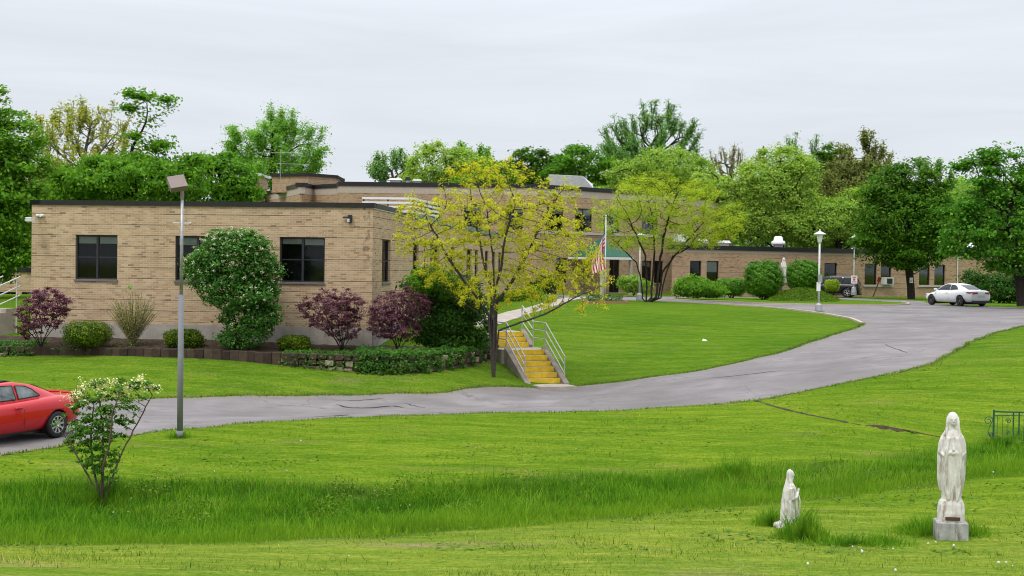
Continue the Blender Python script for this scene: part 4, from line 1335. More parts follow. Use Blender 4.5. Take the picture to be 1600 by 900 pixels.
LG = {}
LG['maple'] = leafmat('maple_leaves', (.030, .088, .006), (.058, .15, .010), (.125, .235, .018), .32, k=1.85)
LG['mapledark'] = leafmat('dark_maple_leaves', (.020, .062, .005), (.040, .108, .007), (.115, .205, .014), .28, k=1.6)
LG['mapleright'] = leafmat('deep_green_leaves', (.020, .075, .008), (.045, .14, .012), (.11, .235, .02), .3, k=1.7)
LG['yellow'] = leafmat('yellow_blossom_leaves', (.25, .30, .012), (.44, .48, .022), (.68, .68, .07), .35, k=1.12)
LG['lime'] = leafmat('fresh_lime_leaves', (.17, .26, .012), (.31, .44, .020), (.46, .58, .08), .45, k=1.12)
LG['olive'] = leafmat('olive_spring_leaves', (.15, .16, .03), (.27, .27, .05), (.42, .38, .09), .3, k=1.6)
LG['fresh'] = leafmat('fresh_green_leaves', (.055, .15, .018), (.11, .24, .03), (.20, .36, .05), .35, k=1.7)
LG['grn'] = leafmat('mid_green_leaves', (.055, .115, .016), (.115, .195, .026), (.21, .30, .05), .35, k=2.1)
LG['bluish'] = leafmat('grey_green_leaves', (.045, .10, .03), (.085, .165, .045), (.16, .26, .08), .3, k=2.1)
LG['dark'] = leafmat('evergreen_leaves', (.012, .045, .006), (.025, .08, .010), (.06, .14, .015), .2)
LG['rust'] = leafmat('rusty_spring_leaves', (.075, .08, .025), (.13, .145, .04), (.22, .23, .08), .3, k=1.8)
LG['purple'] = leafmat('purple_leaves', (.032, .009, .020), (.105, .032, .058), (.32, .16, .20), .15)
LG['vib'] = leafmat('viburnum_leaves', (.022, .07, .012), (.045, .13, .02), (.11, .22, .05), .25)
LG['box'] = leafmat('boxwood_leaves', (.012, .036, .003), (.045, .088, .005), (.17, .22, .012), .25, nscale=4)
LG['round'] = leafmat('rounded_bush_leaves', (.02, .075, .006), (.05, .15, .010), (.13, .26, .02), .3, nscale=3)
LG['sap'] = leafmat('lilac_leaves', (.028, .09, .012), (.065, .165, .02), (.18, .30, .06), .3)
LG['for'] = leafmat('willowy_leaves', (.16, .17, .03), (.28, .28, .06), (.40, .38, .11), .35)
LG['ivy'] = leafmat('ivy_leaves', (.012, .045, .006), (.03, .09, .010), (.085, .18, .02), .2)
LG['weed'] = leafmat('weed_leaves', (.045, .10, .005), (.085, .165, .008), (.14, .235, .014), .1, k=1.1)
M['flower'] = leafmat('cream_blossom', (.50, .54, .36), (.64, .67, .50), (.78, .79, .66), .2, k=1)
M['yel_flower'] = leafmat('pale_yellow_blossom', (.55, .58, .25), (.68, .70, .36), (.8, .80, .55), .2, k=1)

# far trees first --------------------------------------------------------------------------------
BG = 'trees behind the buildings'
Z2 = 2.1
def foot(px, Y): p = at(px, 430, Y); return (p[0], p[1], Z2)
plant('maple_tree', 'deep green maple cut by the left edge of the photo', 'tree', foot(-15, 66), 66, [(-25,250,75,60),(20,215,50,45),(40,290,45,45),(0,330,70,60),(-60,300,70,90),(25,385,40,38),(-30,410,60,40),(-8,165,22,40),(55,245,24,22)], LG['maple'], .19, 44000, 1000, .5, Rt=.28, spread=0.44, seed=11, bark='barkdark', fill=.3, thin=.8, flat=.38)
plant('spring_tree', 'sparse yellow green tree between the two big maples at left', 'tree', foot(140, 98), 98, [(120,230,60,50),(160,220,42,44),(75,225,32,34),(120,275,70,45),(190,240,28,36),(140,200,30,26)], LG['olive'], .17, 15000, 1500, .55, Rt=.3, tip=.016, spread=.28, seed=12, bark='barkgrey', trop=(0, 0, .30), group=BG, shoots=(200, 1.3, .5))
plant('maple_tree', 'big spreading maple with a lone top branch above the near roof', 'tree', foot(215, 75), 75, [(215,285,110,40),(150,285,70,38),(225,245,38,30),(225,205,20,34),(218,150,28,16),(250,172,26,10),(262,160,16,7),(255,218,24,9),(205,215,16,14),(100,320,60,30),(270,268,38,30),(205,172,14,10),(240,195,22,8),(180,262,46,26),(118,282,40,24),(305,262,34,26),(160,255,20,14)], LG['maple'], .20, 34000, 1300, .5, Rt=.32, spread=0.42, seed=13, bark='barkdark', fill=.2, thin=.55, flat=.38)
plant('maple_tree', 'rounded maple crown rising over the roof right of the spreading maple', 'tree', foot(345, 80), 80, [(345,290,58,50),(320,265,32,26),(372,300,34,40)], LG['maple'], .20, 17000, 600, .5, Rt=.25, spread=0.40, seed=14, bark='barkdark', fill=.25, thin=.55, flat=.38)
plant('poplar_tree', 'airy fresh green tree alone against the sky behind the penthouse', 'tree', foot(428, 150), 150, [(425,225,38,42),(390,235,30,34),(470,245,32,34),(425,270,50,26),(440,205,26,20),(398,262,34,22)], LG['fresh'], .20, 42000, 1500, .7, Rt=.4, tip=.02, spread=.6, seed=15, bark='barkdark', clump=.8, group=BG, shoots=(80, 1.6, .8), fill=.25)
plant('spring_tree', 'feathery grey green tree at the left end of the row behind the roof', 'tree', foot(615, 150), 150, [(612,270,26,16),(600,282,22,12),(632,278,18,14)], LG['bluish'], .24, 5000, 600, .8, Rt=.3, tip=.025, spread=.4, seed=16, bark='barkgrey', trop=(0, 0, .3), group=BG, shoots=(110, 1.5, .6))
plant('leafy_tree', 'full mid green tree behind the roof vents', 'tree', foot(680, 145), 145, [(675,262,42,40),(715,262,35,34),(660,285,45,20),(745,275,40,30)], LG['grn'], 0.23, 25500, 500, .8, Rt=.35, tip=.03, spread=.5, seed=17, bark='barkdark', fill=.3, group=BG, thin=.8, flat=.6)
plant('spring_tree', 'slim twiggy tree top poking above the yellow tree', 'tree', foot(728, 160), 160, [(728,244,12,14),(745,258,24,14),(722,268,18,20)], LG['fresh'], .25, 3000, 350, .8, Rt=.25, tip=.025, spread=.35, seed=18, bark='barkgrey', trop=(0, 0, .3), group=BG, shoots=(70, 1.3, .4))
plant('leafy_tree', 'dark green round tree just right of the yellow crown top', 'tree', foot(822, 148), 148, [(820,255,26,26),(850,275,34,30),(800,280,30,26),(870,262,24,20)], LG['mapledark'], .30, 12000, 400, .8, Rt=.35, tip=.03, spread=.5, seed=19, bark='barkdark', fill=.3, group=BG)
plant('leafy_tree', 'low green tree behind the white roof hood', 'tree', foot(905, 145), 145, [(905,255,40,28),(880,272,34,22),(935,265,34,28)], LG['maple'], .28, 9000, 400, .8, Rt=.3, tip=.03, spread=.5, seed=20, bark='barkdark', fill=.2, group=BG)
plant('willow_tree', 'tall open willowy tree, highest against the sky in the middle', 'tree', foot(1015, 150), 150, [(1020,225,36,40),(980,232,28,32),(1055,232,28,36),(1000,262,55,30),(962,245,18,22),(1036,205,22,22),(1075,240,14,26)], LG['bluish'], .24, 30000, 1700, .8, Rt=.45, tip=.03, spread=.36, seed=21, bark='barkdark', trop=(0, 0, .35), clump=.9, aspect=.4, group=BG, shoots=(330, 2.0, .55))
plant('leafy_tree', 'broad green mass of a tree below the tall willowy tree', 'tree', foot(1045, 142), 142, [(1040,262,60,34),(990,275,45,30),(1090,280,40,30)], LG['grn'], 0.22, 22100, 500, .8, Rt=.35, tip=.03, spread=.5, seed=22, bark='barkdark', fill=.3, group=BG, thin=.8, flat=.6)
plant('bare_tree', 'grey nearly leafless tree in the dip of the tree line', 'tree', foot(1140, 160), 160, [(1135,265,32,20),(1165,265,24,18),(1115,272,18,16)], LG['rust'], .16, 3000, 1100, .75, Rt=.3, tip=.018, spread=.3, seed=23, bark='barkgrey', trop=(0, 0, .2), group=BG, shoots=(200, 1.3, .6))
plant('leafy_tree', 'dull green tree with a dark hollow behind the lime tree', 'tree', foot(1125, 135), 135, [(1120,320,45,50),(1105,285,34,26),(1150,300,34,34),(1095,345,40,28),(1145,350,40,28)], LG['grn'], 0.20, 25500, 500, .75, Rt=.3, tip=.03, spread=.45, seed=24, bark='barkdark', clump=1.3, group=BG, thin=.8, flat=.6)
def spruce():
    p = foot(1190, 158)
    r = thing('spruce_tree', p, 0, 'dark pointed spruce tip showing above the tree line', 'tree', BG)
    g = np.random.default_rng(4); h = float(at(1190, 228, 158)[2] - Z2)
    m = MB(); m.tube([(0, 0, 0), (0, 0, h)], [.25, .03], 7); m.build('trunk', M['barkdark'], r)
    n = 6000; t = g.random(n) ** .7; z = h * (1 - t * .9); a = g.random(n) * 6.28
    lay = (np.sin(z * 5) * .5 + .7); rr = t * 3.0 * g.uniform(.3, 1, n) * lay
    leaf_mesh(np.column_stack([rr * np.cos(a), rr * np.sin(a), z - rr * .25]), .22, 3, 'crown', LG['dark'], r, .5, .4)
spruce()
plant('leafy_tree', 'wide yellow green tree filling the middle above the low wing', 'tree', foot(1215, 132), 132, [(1200,290,60,52),(1235,270,46,44),(1180,345,60,38),(1250,345,60,46),(1215,245,26,24),(1290,360,50,34)], LG['grn'], 0.21, 51000, 1100, .75, Rt=.4, tip=.03, spread=.45, seed=26, bark='barkdark', fill=.25, trop=(0, 0, .15), group=BG, thin=.8, flat=.6)
plant('spring_tree', 'upright wispy poplar shoots right of the yellow green tree', 'tree', foot(1255, 150), 150, [(1235,265,16,18),(1262,270,20,24),(1285,275,14,18),(1250,290,34,20)], LG['bluish'], .22, 11000, 900, .8, Rt=.3, tip=.028, spread=.3, seed=27, bark='barkgrey', trop=(0, 0, .5), aspect=.4, group=BG, shoots=(170, 2.3, .2))
plant('maple_tree', 'small rich green maple beside the rusty tree', 'tree', foot(1297, 142), 142, [(1297,245,20,24),(1300,275,26,22)], LG['mapledark'], .27, 5000, 300, .75, Rt=.3, tip=.03, spread=.4, seed=28, bark='barkdark', fill=.2, group=BG)
plant('spring_tree', 'tall rusty tinted tree with thin top left of the dark maple', 'tree', foot(1350, 138), 138, [(1345,280,40,36),(1360,240,18,22),(1330,305,50,28),(1375,268,20,28),(1325,262,20,18)], LG['rust'], .19, 24000, 1400, .7, Rt=.35, tip=.026, spread=.34, seed=29, bark='barkdark', trop=(0, 0, .3), group=BG, shoots=(200, 1.5, .5))
plant('leafy_tree', 'bright green undergrowth tree behind the lamp posts', 'tree', foot(1310, 130), 130, [(1300,345,50,36),(1335,330,36,40),(1270,365,40,22),(1345,370,34,20)], LG['grn'], 0.20, 23800, 500, .7, Rt=.3, tip=.03, spread=.45, seed=30, bark='barkdark', fill=.3, group=BG, thin=.8, flat=.6)
plant('spring_tree', 'thin grey green tree top just right of the dark maple', 'tree', foot(1465, 150), 150, [(1465,278,14,18),(1445,272,16,14),(1480,292,12,14)], LG['bluish'], .24, 3000, 400, .75, Rt=.25, tip=.027, spread=.35, seed=31, bark='barkgrey', trop=(0, 0, .3), group=BG, shoots=(60, 1.2, .4))
# trees filling behind at far left and right
plant('leafy_tree', 'shadowy tree behind the left maples', 'tree', foot(30, 110), 110, [(10,330,70,60),(90,300,60,40),(40,390,60,40),(-60,360,60,60)], LG['mapledark'], .25, 12000, 400, .7, Rt=.3, spread=.45, seed=33, bark='barkdark', fill=.3, group=BG)
plant('leafy_tree', 'green tree filling behind the right end of the wing', 'tree', foot(1560, 140), 140, [(1540,340,60,50),(1600,330,60,60),(1480,345,45,40),(1660,320,70,70)], LG['mapledark'], .28, 14000, 400, .8, Rt=.35, tip=.03, spread=.5, seed=34, bark='barkdark', fill=.3, group=BG)
plant('leafy_tree', 'green tree in the gap behind the yellow crown', 'tree', foot(775, 140), 140, [(770,280,40,24),(740,290,40,18)], LG['maple'], .28, 7000, 300, .8, Rt=.35, tip=.03, spread=.5, seed=35, bark='barkdark', fill=.3, group=BG)

def woods():
    g = np.random.default_rng(15); n = 90000
    px = g.uniform(-350, 1950, n); Y = g.uniform(172, 195, n)
    k = np.interp(px, [-400, 300, 380, 560, 600, 900, 1000, 1300, 1500, 1950], [290, 300, 325, 330, 308, 285, 282, 268, 285, 275])
    k = k + 9 * np.sin(px * .045) + 7 * np.sin(px * .021 + 2) + 5 * np.sin(px * .11 + Y)
    X = (px - 800) / FPX * Y; top = CAMZ + (417.5 + .013 * (px - 800) - k) / FPX * Y
    Z = 2.1 + (top - 2.1) * g.random(n) ** .6
    o = leaf_mesh(np.column_stack([X, Y, Z]), .75, 5, 'distant_woods', LG['grn'], None, .4, .8, np.tile([0, -1., .3], (n, 1)))
    tag(o, 'far green woods closing the view behind the buildings', 'woods', kind='stuff')
woods()
# right-hand maples
plant('maple_tree', 'dark dense maple with a round crown in front of the low wing', 'tree', (at(1424, 463, 110)[0], 110, 2.11), 110, [(1415,345,78,60),(1400,295,55,40),(1432,280,42,36),(1450,320,36,50),(1365,370,34,50),(1420,395,62,30),(1375,300,28,30),(1470,370,24,40)], LG['mapledark'], .23, 46000, 1300, .55, Rt=.30, tip=.02, spread=0.44, seed=41, bark='barkdark', trunk_h=1.9, fill=.25, thin=.32, flat=.38)
plant('maple_tree', 'large bright maple overhanging the white car at the right edge', 'tree', at(1596, 478, 86), 86, [(1590,330,70,80),(1545,265,50,38),(1570,245,34,26),(1520,350,52,40),(1500,380,40,30),(1600,400,70,36),(1640,290,60,70),(1545,395,44,26),(1515,255,20,16)], LG['mapleright'], .21, 46000, 1400, .5, Rt=.28, tip=.018, spread=0.44, seed=42, bark='barkdark', trunk_h=2.4, fill=.12, thin=.32, flat=.38)
plant('hedge_tree', 'dark overgrown hedge behind the white car', 'shrub', at(1560, 476, 99), 99, [(1545,450,34,24),(1585,448,36,28),(1620,440,40,36),(1520,440,20,20)], LG['dark'], .16, 16000, 400, .4, Rt=.1, spread=.35, seed=43, bark='barkdark', trunk='stem', crown='foliage', fill=.4, trunk_h=.4)

# multi-stemmed lime tree on the island lawn
bs = G(1020, 474)
def S_(*pp): return [tuple(at(x, y, 89) - bs + np.array([0, dy, 0])) for (x, y, dy) in pp]
st = [S_((1010,474,0),(1010,440,-.1),(1008,400,-.3),(985,350,-.6)), S_((1017,474,.1),(1021,430,.3),(1024,390,.5),(1020,330,.8)),
      S_((1024,474,0),(1029,420,-.2),(1036,370,-.3),(1050,320,-.5)), S_((1031,474,0),(1040,430,0),(1052,400,.2),(1090,380,.4)), S_((1005,474,.1),(1002,440,.1),(995,410,.2),(960,375,.5)), S_((1028,474,.2),(1036,425,.3),(1060,395,.8),(1100,350,1.2))]
plant('ornamental_tree', 'lime green tree with many dark stems on the island lawn', 'tree', bs, 89, [(1010,320,60,42),(1060,325,60,42),(970,345,45,34),(1110,350,52,34),(1020,285,44,20),(1075,370,60,22),(1145,335,26,22),(945,325,28,22),(1000,375,55,20),(1085,300,36,22)], LG['lime'], .08, 46000, 1900, .32, Rt=.15, tip=.008, stems=st, spread=.24, seed=44, bark='barkdark', trop=(0, 0, .03), up=.6, clump=.9, flat=.75)

# the yellow-green tree beside the stairs
by = G(771, 591)
YT = float(by[1])
def T_(*pp): return [tuple(at(x, y, YT) - by + np.array([0, dy, 0])) for (x, y, dy) in pp]
st = [T_((771,591,0),(770,545,0),(768,500,0),(772,455,-.05),(770,400,.1),(762,340,.1)),
      T_((768,500,0),(750,470,-.2),(730,445,-.3),(700,400,-.6),(670,345,-.9)),
      T_((771,480,0),(800,440,.2),(825,395,.4),(850,340,.5),(870,310,.6)),
      T_((771,520,0),(800,508,-.3),(850,490,-.8),(900,462,-1.3),(950,440,-1.6)),
      T_((770,470,0),(783,420,-.4),(790,370,-.7),(805,320,-.9)),
      T_((769,455,0),(755,410,.5),(745,360,.9),(735,310,1.1)),
      T_((770,510,0),(740,485,.5),(700,460,.9),(660,430,1.1))]
plant('flowering_tree', 'young tree with yellow green blossom clusters beside the stairs', 'tree', by, YT,
      [(770,330,95,60),(700,370,75,60),(840,360,85,60),(765,272,70,26),(730,262,30,20),(800,262,34,18),(670,320,52,36),(880,400,60,44),(640,370,30,40),(905,440,50,30),(830,440,60,36),(690,420,55,30),(870,300,44,26),(920,400,34,30),(930,478,28,22),(760,450,70,34),(650,340,36,30),(860,470,50,24)],
      LG['yellow'], .052, 66000, 2900, .18, Rt=.12, tip=.0045, stems=st, spread=.085, seed=45, bark='barkyoung', trop=(0, 0, .06), clump=.8, thin=.9, leaf_r=.0075, flat=.8, depth=.9)

# --- shrubs along the near wing
YB = 49.8
def bfoot(px, Y=YB, dz=0): p = at(px, 540, Y); return (p[0], p[1], bedz(p[0], p[1]) + dz)
def fan_stems(n, h, sp, seed, x0=0):
    g = np.random.default_rng(seed); out = []
    for i in range(n):
        a = g.random() * 6.28; q = g.uniform(.3, 1) * sp
        out.append([(0, 0, 0), (q * .35 * math.cos(a), q * .35 * math.sin(a), h * .4), (q * math.cos(a), q * math.sin(a) * .7, h * g.uniform(.7, .95))])
    return out
plant('viburnum_shrub', 'tall viburnum dotted with cream blossom covering the middle window', 'shrub', bfoot(372, 49.7), 49.3, [(368,405,64,46),(405,430,36,46),(325,425,40,34),(375,455,64,34),(390,500,46,34),(366,375,44,20),(303,415,18,18),(378,528,42,18),(412,480,28,30)], LG['vib'], .10, 34000, 900, .24, Rt=.07, tip=.006, stems=fan_stems(6, 2.4, 1.0, 3), spread=.17, seed=51, bark='barkdark', trunk='stem', crown='foliage', flowers=(2600, .036, M['flower'], .028), fill=.35)
plant('purple_shrub', 'purple leaved shrub at the left end of the bed', 'shrub', bfoot(64), YB, [(66,490,42,30),(95,480,20,22),(45,500,20,26),(72,470,34,20),(35,520,14,14)], LG['purple'], .055, 14000, 900, .15, Rt=.04, tip=.005, stems=fan_stems(6, .9, .6, 4), spread=.085, seed=52, bark='barkdark', trunk='stem', crown='foliage', trop=(0, 0, .15))
plant('purple_shrub', 'purple leaved shrub standing under the right hand front window', 'shrub', bfoot(535, 49.5), 49.5, [(520,490,48,32),(545,480,30,30),(490,485,28,24),(510,465,26,18),(535,515,34,18)], LG['purple'], .055, 17000, 1000, .15, Rt=.04, tip=.005, stems=fan_stems(9, 1.0, .8, 5), spread=.085, seed=53, bark='barkdark', trunk='stem', crown='foliage', trop=(0, 0, .12))
plant('purple_shrub', 'purple leaved shrub at the building corner against the dark green bush', 'shrub', bfoot(622, 49.8), 49.6, [(612,490,38,36),(640,475,26,30),(598,505,26,26),(625,515,34,20),(660,480,18,22)], LG['purple'], .055, 20000, 900, .15, Rt=.04, tip=.005, stems=fan_stems(8, 1.0, .8, 6), spread=.085, seed=54, bark='barkdark', trunk='stem', crown='foliage', trop=(0, 0, .12), fill=.15)
plant('evergreen_shrub', 'large dark green bush rounding the building corner behind the yellow tree', 'shrub', bfoot(700, 51.3), 51.3, [(675,450,44,34),(715,470,46,42),(690,500,56,36),(735,505,34,44),(660,480,26,36),(705,530,55,24)], LG['dark'], .10, 26000, 600, .26, Rt=.06, tip=.008, stems=fan_stems(6, 1.4, 1.2, 7), spread=.2, seed=55, bark='barkdark', trunk='stem', crown='foliage', fill=.45)
plant('evergreen_shrub', 'brighter green shoots topping the corner bush', 'shrub', bfoot(680, 50.6), 50.6, [(672,438,34,22),(700,450,30,20),(650,455,16,18)], LG['maple'], .09, 5000, 300, .22, Rt=.03, tip=.005, stems=[[(0, 0, 0), (0, 0, 1.6), (-.1, 0, 2.0)]], spread=.15, seed=56, bark='barkdark', trunk='stem', crown='foliage', fill=.2)
def clipped(name, label, base, Y, px, py, rx, ry, mat, n, leaf, cat='shrub', boxy=2.0, seed=1, group=None):
    base = np.array(base, float)
    r = thing(name, base, 0, label, cat, group)
    g = np.random.default_rng(seed)
    c = at(px, py, Y) - base; s = Y / FPX; R3 = np.array([rx * s, rx * s * .9, ry * s])
    v = g.normal(size=(n, 3)); v /= np.linalg.norm(v, axis=1)[:, None]
    if boxy != 2.0:
        nrm = (np.abs(v) ** boxy).sum(1) ** (1 / boxy); v = v / nrm[:, None]
    lump = 1 + .07 * np.sin(v[:, 0] * 5 + 1 + seed) * np.sin(v[:, 2] * 4 + seed) + .05 * np.sin(v[:, 1] * 13 + v[:, 0] * 7) + .05 * np.sin(v[:, 2] * 17 + v[:, 0] * 11 + seed)
    rr = g.uniform(.78, 1.02, n) ** 1.0 * lump
    rr[: n // 14] *= g.uniform(1.0, 1.13, n // 14)
    C = c + v * rr[:, None] * R3
    k = C[:, 2] > -.02; C = C[k]; v = v[k]
    leaf_mesh(C, leaf, seed, 'foliage', mat, r, .25, .7, v * 1.2)
    m = MB()
    for i in range(7):
        a = i * .9; m.tube([(c[0] + .1 * math.cos(a), c[1] + .1 * math.sin(a), -.05), (c[0] + R3[0] * .6 * math.cos(a), c[1] + R3[1] * .5 * math.sin(a), c[2] + R3[2] * .3)], [.03, .012], 5)
    # twiggy core that closes the view through the bush
    m.build('stem', M['barkdark'], r)
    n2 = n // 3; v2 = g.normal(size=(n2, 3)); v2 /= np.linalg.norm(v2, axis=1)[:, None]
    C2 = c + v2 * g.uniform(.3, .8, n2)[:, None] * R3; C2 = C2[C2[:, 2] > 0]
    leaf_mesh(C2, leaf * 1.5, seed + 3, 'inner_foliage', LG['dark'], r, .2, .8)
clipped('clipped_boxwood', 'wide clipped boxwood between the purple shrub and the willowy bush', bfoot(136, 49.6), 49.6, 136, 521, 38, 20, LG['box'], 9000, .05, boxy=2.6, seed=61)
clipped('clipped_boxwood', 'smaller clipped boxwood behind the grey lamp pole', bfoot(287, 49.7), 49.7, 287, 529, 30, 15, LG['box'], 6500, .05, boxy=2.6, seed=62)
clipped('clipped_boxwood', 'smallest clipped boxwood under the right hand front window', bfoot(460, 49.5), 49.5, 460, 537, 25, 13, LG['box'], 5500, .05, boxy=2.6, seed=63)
def vase():
    b = np.array(bfoot(207, 49.9)); r = thing('forsythia_shrub', b, 0, 'vase shaped willowy shrub of thin pale stems against the brick', 'shrub')
    g = np.random.default_rng(8); m = MB(); C = []
    for i in range(210):
        a = g.random() * 6.28; q = g.random() ** .6 * .82; h = g.uniform(1.2, 1.95) * (1.05 - .25 * q)
        p = [np.array([.12 * math.cos(a) * t + q * math.cos(a) * t ** 1.3, .1 * math.sin(a) * t + q * .7 * math.sin(a) * t ** 1.3, h * t]) + g.normal(size=3) * .015 for t in np.linspace(0, 1, 6)]
        m.tube(p, list(np.linspace(.011, .004, 6)), 3, False)
        for t in np.linspace(.15, 1, 34):
            j = min(4, int(t * 5)); f = t * 5 - j; C.append(p[j] * (1 - f) + p[j + 1] * f + g.normal(size=3) * .035)
    m.build('stem', M['barkgrey'], r); leaf_mesh(np.array(C), .045, 3, 'foliage', LG['for'], r, .1, .45)
    C = g.normal(size=(26, 3)) * .05 + np.array([-.12, 0, 2.1]); leaf_mesh(C, .09, 3, 'shoot', LG['fresh'], r)
vase()
# ivy and low growth spilling over the edging
def scatter_on(polypx, n, seed, zoff=0.0, zfun=None):
    g = np.random.default_rng(seed); P = np.array([G(*p)[:2] for p in polypx])
    x0, y0 = P.min(0); x1, y1 = P.max(0); out = []
    X = g.uniform(x0, x1, n * 3); Y = g.uniform(y0, y1, n * 3); k = inside(X, Y, P)
    X = X[k][:n]; Y = Y[k][:n]; return X, Y
def ivy():
    g = np.random.default_rng(5)
    P0 = [np.array([p[0], p[1]]) for p in WL]
    C = []
    for (px0, px1, n, thick) in [(560, 775, 14000, .22), (440, 560, 1500, .07), (-30, 60, 1200, .08)]:
        for _ in range(n):
            t = g.uniform(px0, px1); p = P0[int(np.argmin([abs(800 + q[0] / q[1] * FPX - t) for q in P0[::2]])) * 2]
            back = g.uniform(-.32, 1.3) ** 1.0
            x = (t - 800) / FPX * p[1] + g.normal() * .05; y = p[1] + back
            if back < .05: z = hz(x, y) + g.uniform(0, bedtop(t) - hz(x, y) + .05) * (1 if back > -.2 else .5)
            else: z = bedz(x, y)
            C.append((x, y, z + g.random() * thick * (1 + .3 * math.sin(t * .12) * math.sin(t * .31))))
    o = leaf_mesh(np.array(C), .085, 5, 'ground_ivy', LG['ivy'], None, .6, .8, np.tile([0, -1., 0], (len(C), 1)))
    tag(o, 'low green ivy spilling over the stone edging towards the stairs', 'ivy', kind='stuff')
    C = []
    for _ in range(2600):
        px = g.uniform(20, 600); y = g.uniform(48.9, 50.8); x = (px - 800) / FPX * y
        if g.random() < .5 + .5 * math.sin(px * .07): C.append((x, y, bedz(x, y) + g.random() * .08))
    o = leaf_mesh(np.array(C), .06, 6, 'bed_weeds', LG['ivy'], None, .5, .7); tag(o, 'sparse weeds growing in the mulch of the shrub bed', 'weeds', kind='stuff')
ivy()

# --- bushes by the far drive
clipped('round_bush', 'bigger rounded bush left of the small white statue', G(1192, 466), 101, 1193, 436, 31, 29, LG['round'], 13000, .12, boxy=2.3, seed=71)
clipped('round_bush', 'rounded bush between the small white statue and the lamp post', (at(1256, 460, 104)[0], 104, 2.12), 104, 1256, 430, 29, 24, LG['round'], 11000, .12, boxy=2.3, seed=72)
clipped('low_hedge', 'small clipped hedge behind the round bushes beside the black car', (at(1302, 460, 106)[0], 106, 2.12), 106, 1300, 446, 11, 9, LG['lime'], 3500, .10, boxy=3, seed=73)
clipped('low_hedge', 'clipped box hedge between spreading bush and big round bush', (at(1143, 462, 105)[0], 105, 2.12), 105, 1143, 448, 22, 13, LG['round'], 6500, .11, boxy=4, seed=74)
plant('spreading_juniper', 'low spreading green bush in front of the pair of blind covered windows', 'shrub', at(1090, 466, 99), 99, [(1090,450,38,16),(1075,445,24,14),(1115,455,24,12),(1060,455,14,10)], LG['maple'], .12, 15000, 300, .3, Rt=.05, tip=.008, stems=fan_stems(6, .7, 1.0, 9), spread=.22, seed=75, bark='barkdark', trunk='stem', crown='foliage', fill=.3)
plant('entrance_shrub', 'green bush right of the entrance awning', 'shrub', at(990, 462, 106), 106, [(985,443,22,14),(1005,448,16,12)], LG['grn'], .12, 6000, 200, .3, Rt=.04, tip=.008, stems=fan_stems(4, .6, .6, 10), spread=.2, seed=76, bark='barkdark', trunk='stem', crown='foliage', fill=.3)
plant('entrance_shrub', 'dark shrub in the shade left of the entrance', 'shrub', at(862, 462, 104), 104, [(855,445,22,16),(838,450,18,12)], LG['dark'], .12, 6000, 200, .3, Rt=.04, tip=.008, stems=fan_stems(4, .6, .6, 11), spread=.2, seed=77, bark='barkdark', trunk='stem', crown='foliage', fill=.3)
plant('entrance_shrub', 'reddish low shrub beside the upper walk', 'shrub', at(800, 476, 88), 88, [(812,462,20,12),(785,468,16,10),(835,458,14,10)], LG['maple'], .10, 6000, 200, .25, Rt=.03, tip=.006, stems=fan_stems(4, .5, .6, 12), spread=.18, seed=78, bark='barkdark', trunk='stem', crown='foliage', fill=.3)
def mound():
    c = G(1245, 464); n = 9000; g = np.random.default_rng(3)
    px = g.uniform(1175, 1330, n); Y = g.uniform(96, 104, n); X = (px - 800) / FPX * Y
    u = (px - 1255) / 60; hgt = .95 * np.clip(1 - u ** 2, 0, 1) * np.clip(1 - ((Y - 101) / 5) ** 2, 0, 1)
    k = hgt > .1; C = np.column_stack([X, Y, 2.1 + hgt * g.random(n) ** .5])[k]
    o = leaf_mesh(C, .16, 4, 'wild_grass_mound', LG['weed'], None, .0, .25); tag(o, 'mound of long weedy grass around the small white statue', 'weeds', kind='stuff')
mound()

# the blossoming sapling at lower left
bp = G(160, 788)
YS = float(bp[1])
def U_(*pp): return [tuple(at(x, y, YS) - bp + np.array([0, dy, 0])) for (x, y, dy) in pp]
st = [U_((160,788,0),(148,760,0),(130,725,-.1),(112,690,-.15),(95,660,-.3)), U_((160,788,0),(158,750,.1),(160,710,.1),(155,660,.2),(150,620,.2)),
      U_((161,788,0),(172,755,0),(190,705,.1),(215,655,.2),(232,620,.3)), U_((158,780,0),(165,730,-.2),(178,690,-.3),(185,640,-.4),(200,600,-.4)), U_((155,770,0),(140,730,.2),(135,680,.3),(140,630,.3))]
plant('blossoming_sapling', 'leaning young shrub with cream topped twigs in the long grass', 'shrub', bp, YS,
      [(150,665,42,42),(130,625,30,22),(180,622,36,22),(225,600,30,13),(140,605,28,8),(180,598,34,8),(155,720,34,26),(165,745,26,22),(120,690,22,26)],
      LG['sap'], .062, 7600, 1000, .12, Rt=.055, tip=.004, stems=st, spread=.06, seed=81, bark='wood', trunk='stem', crown='foliage', flowers=(1700, .036, M['yel_flower'], .034, 1), leaf_r=.0052, trop=(0, 0, .05), depth=.8)

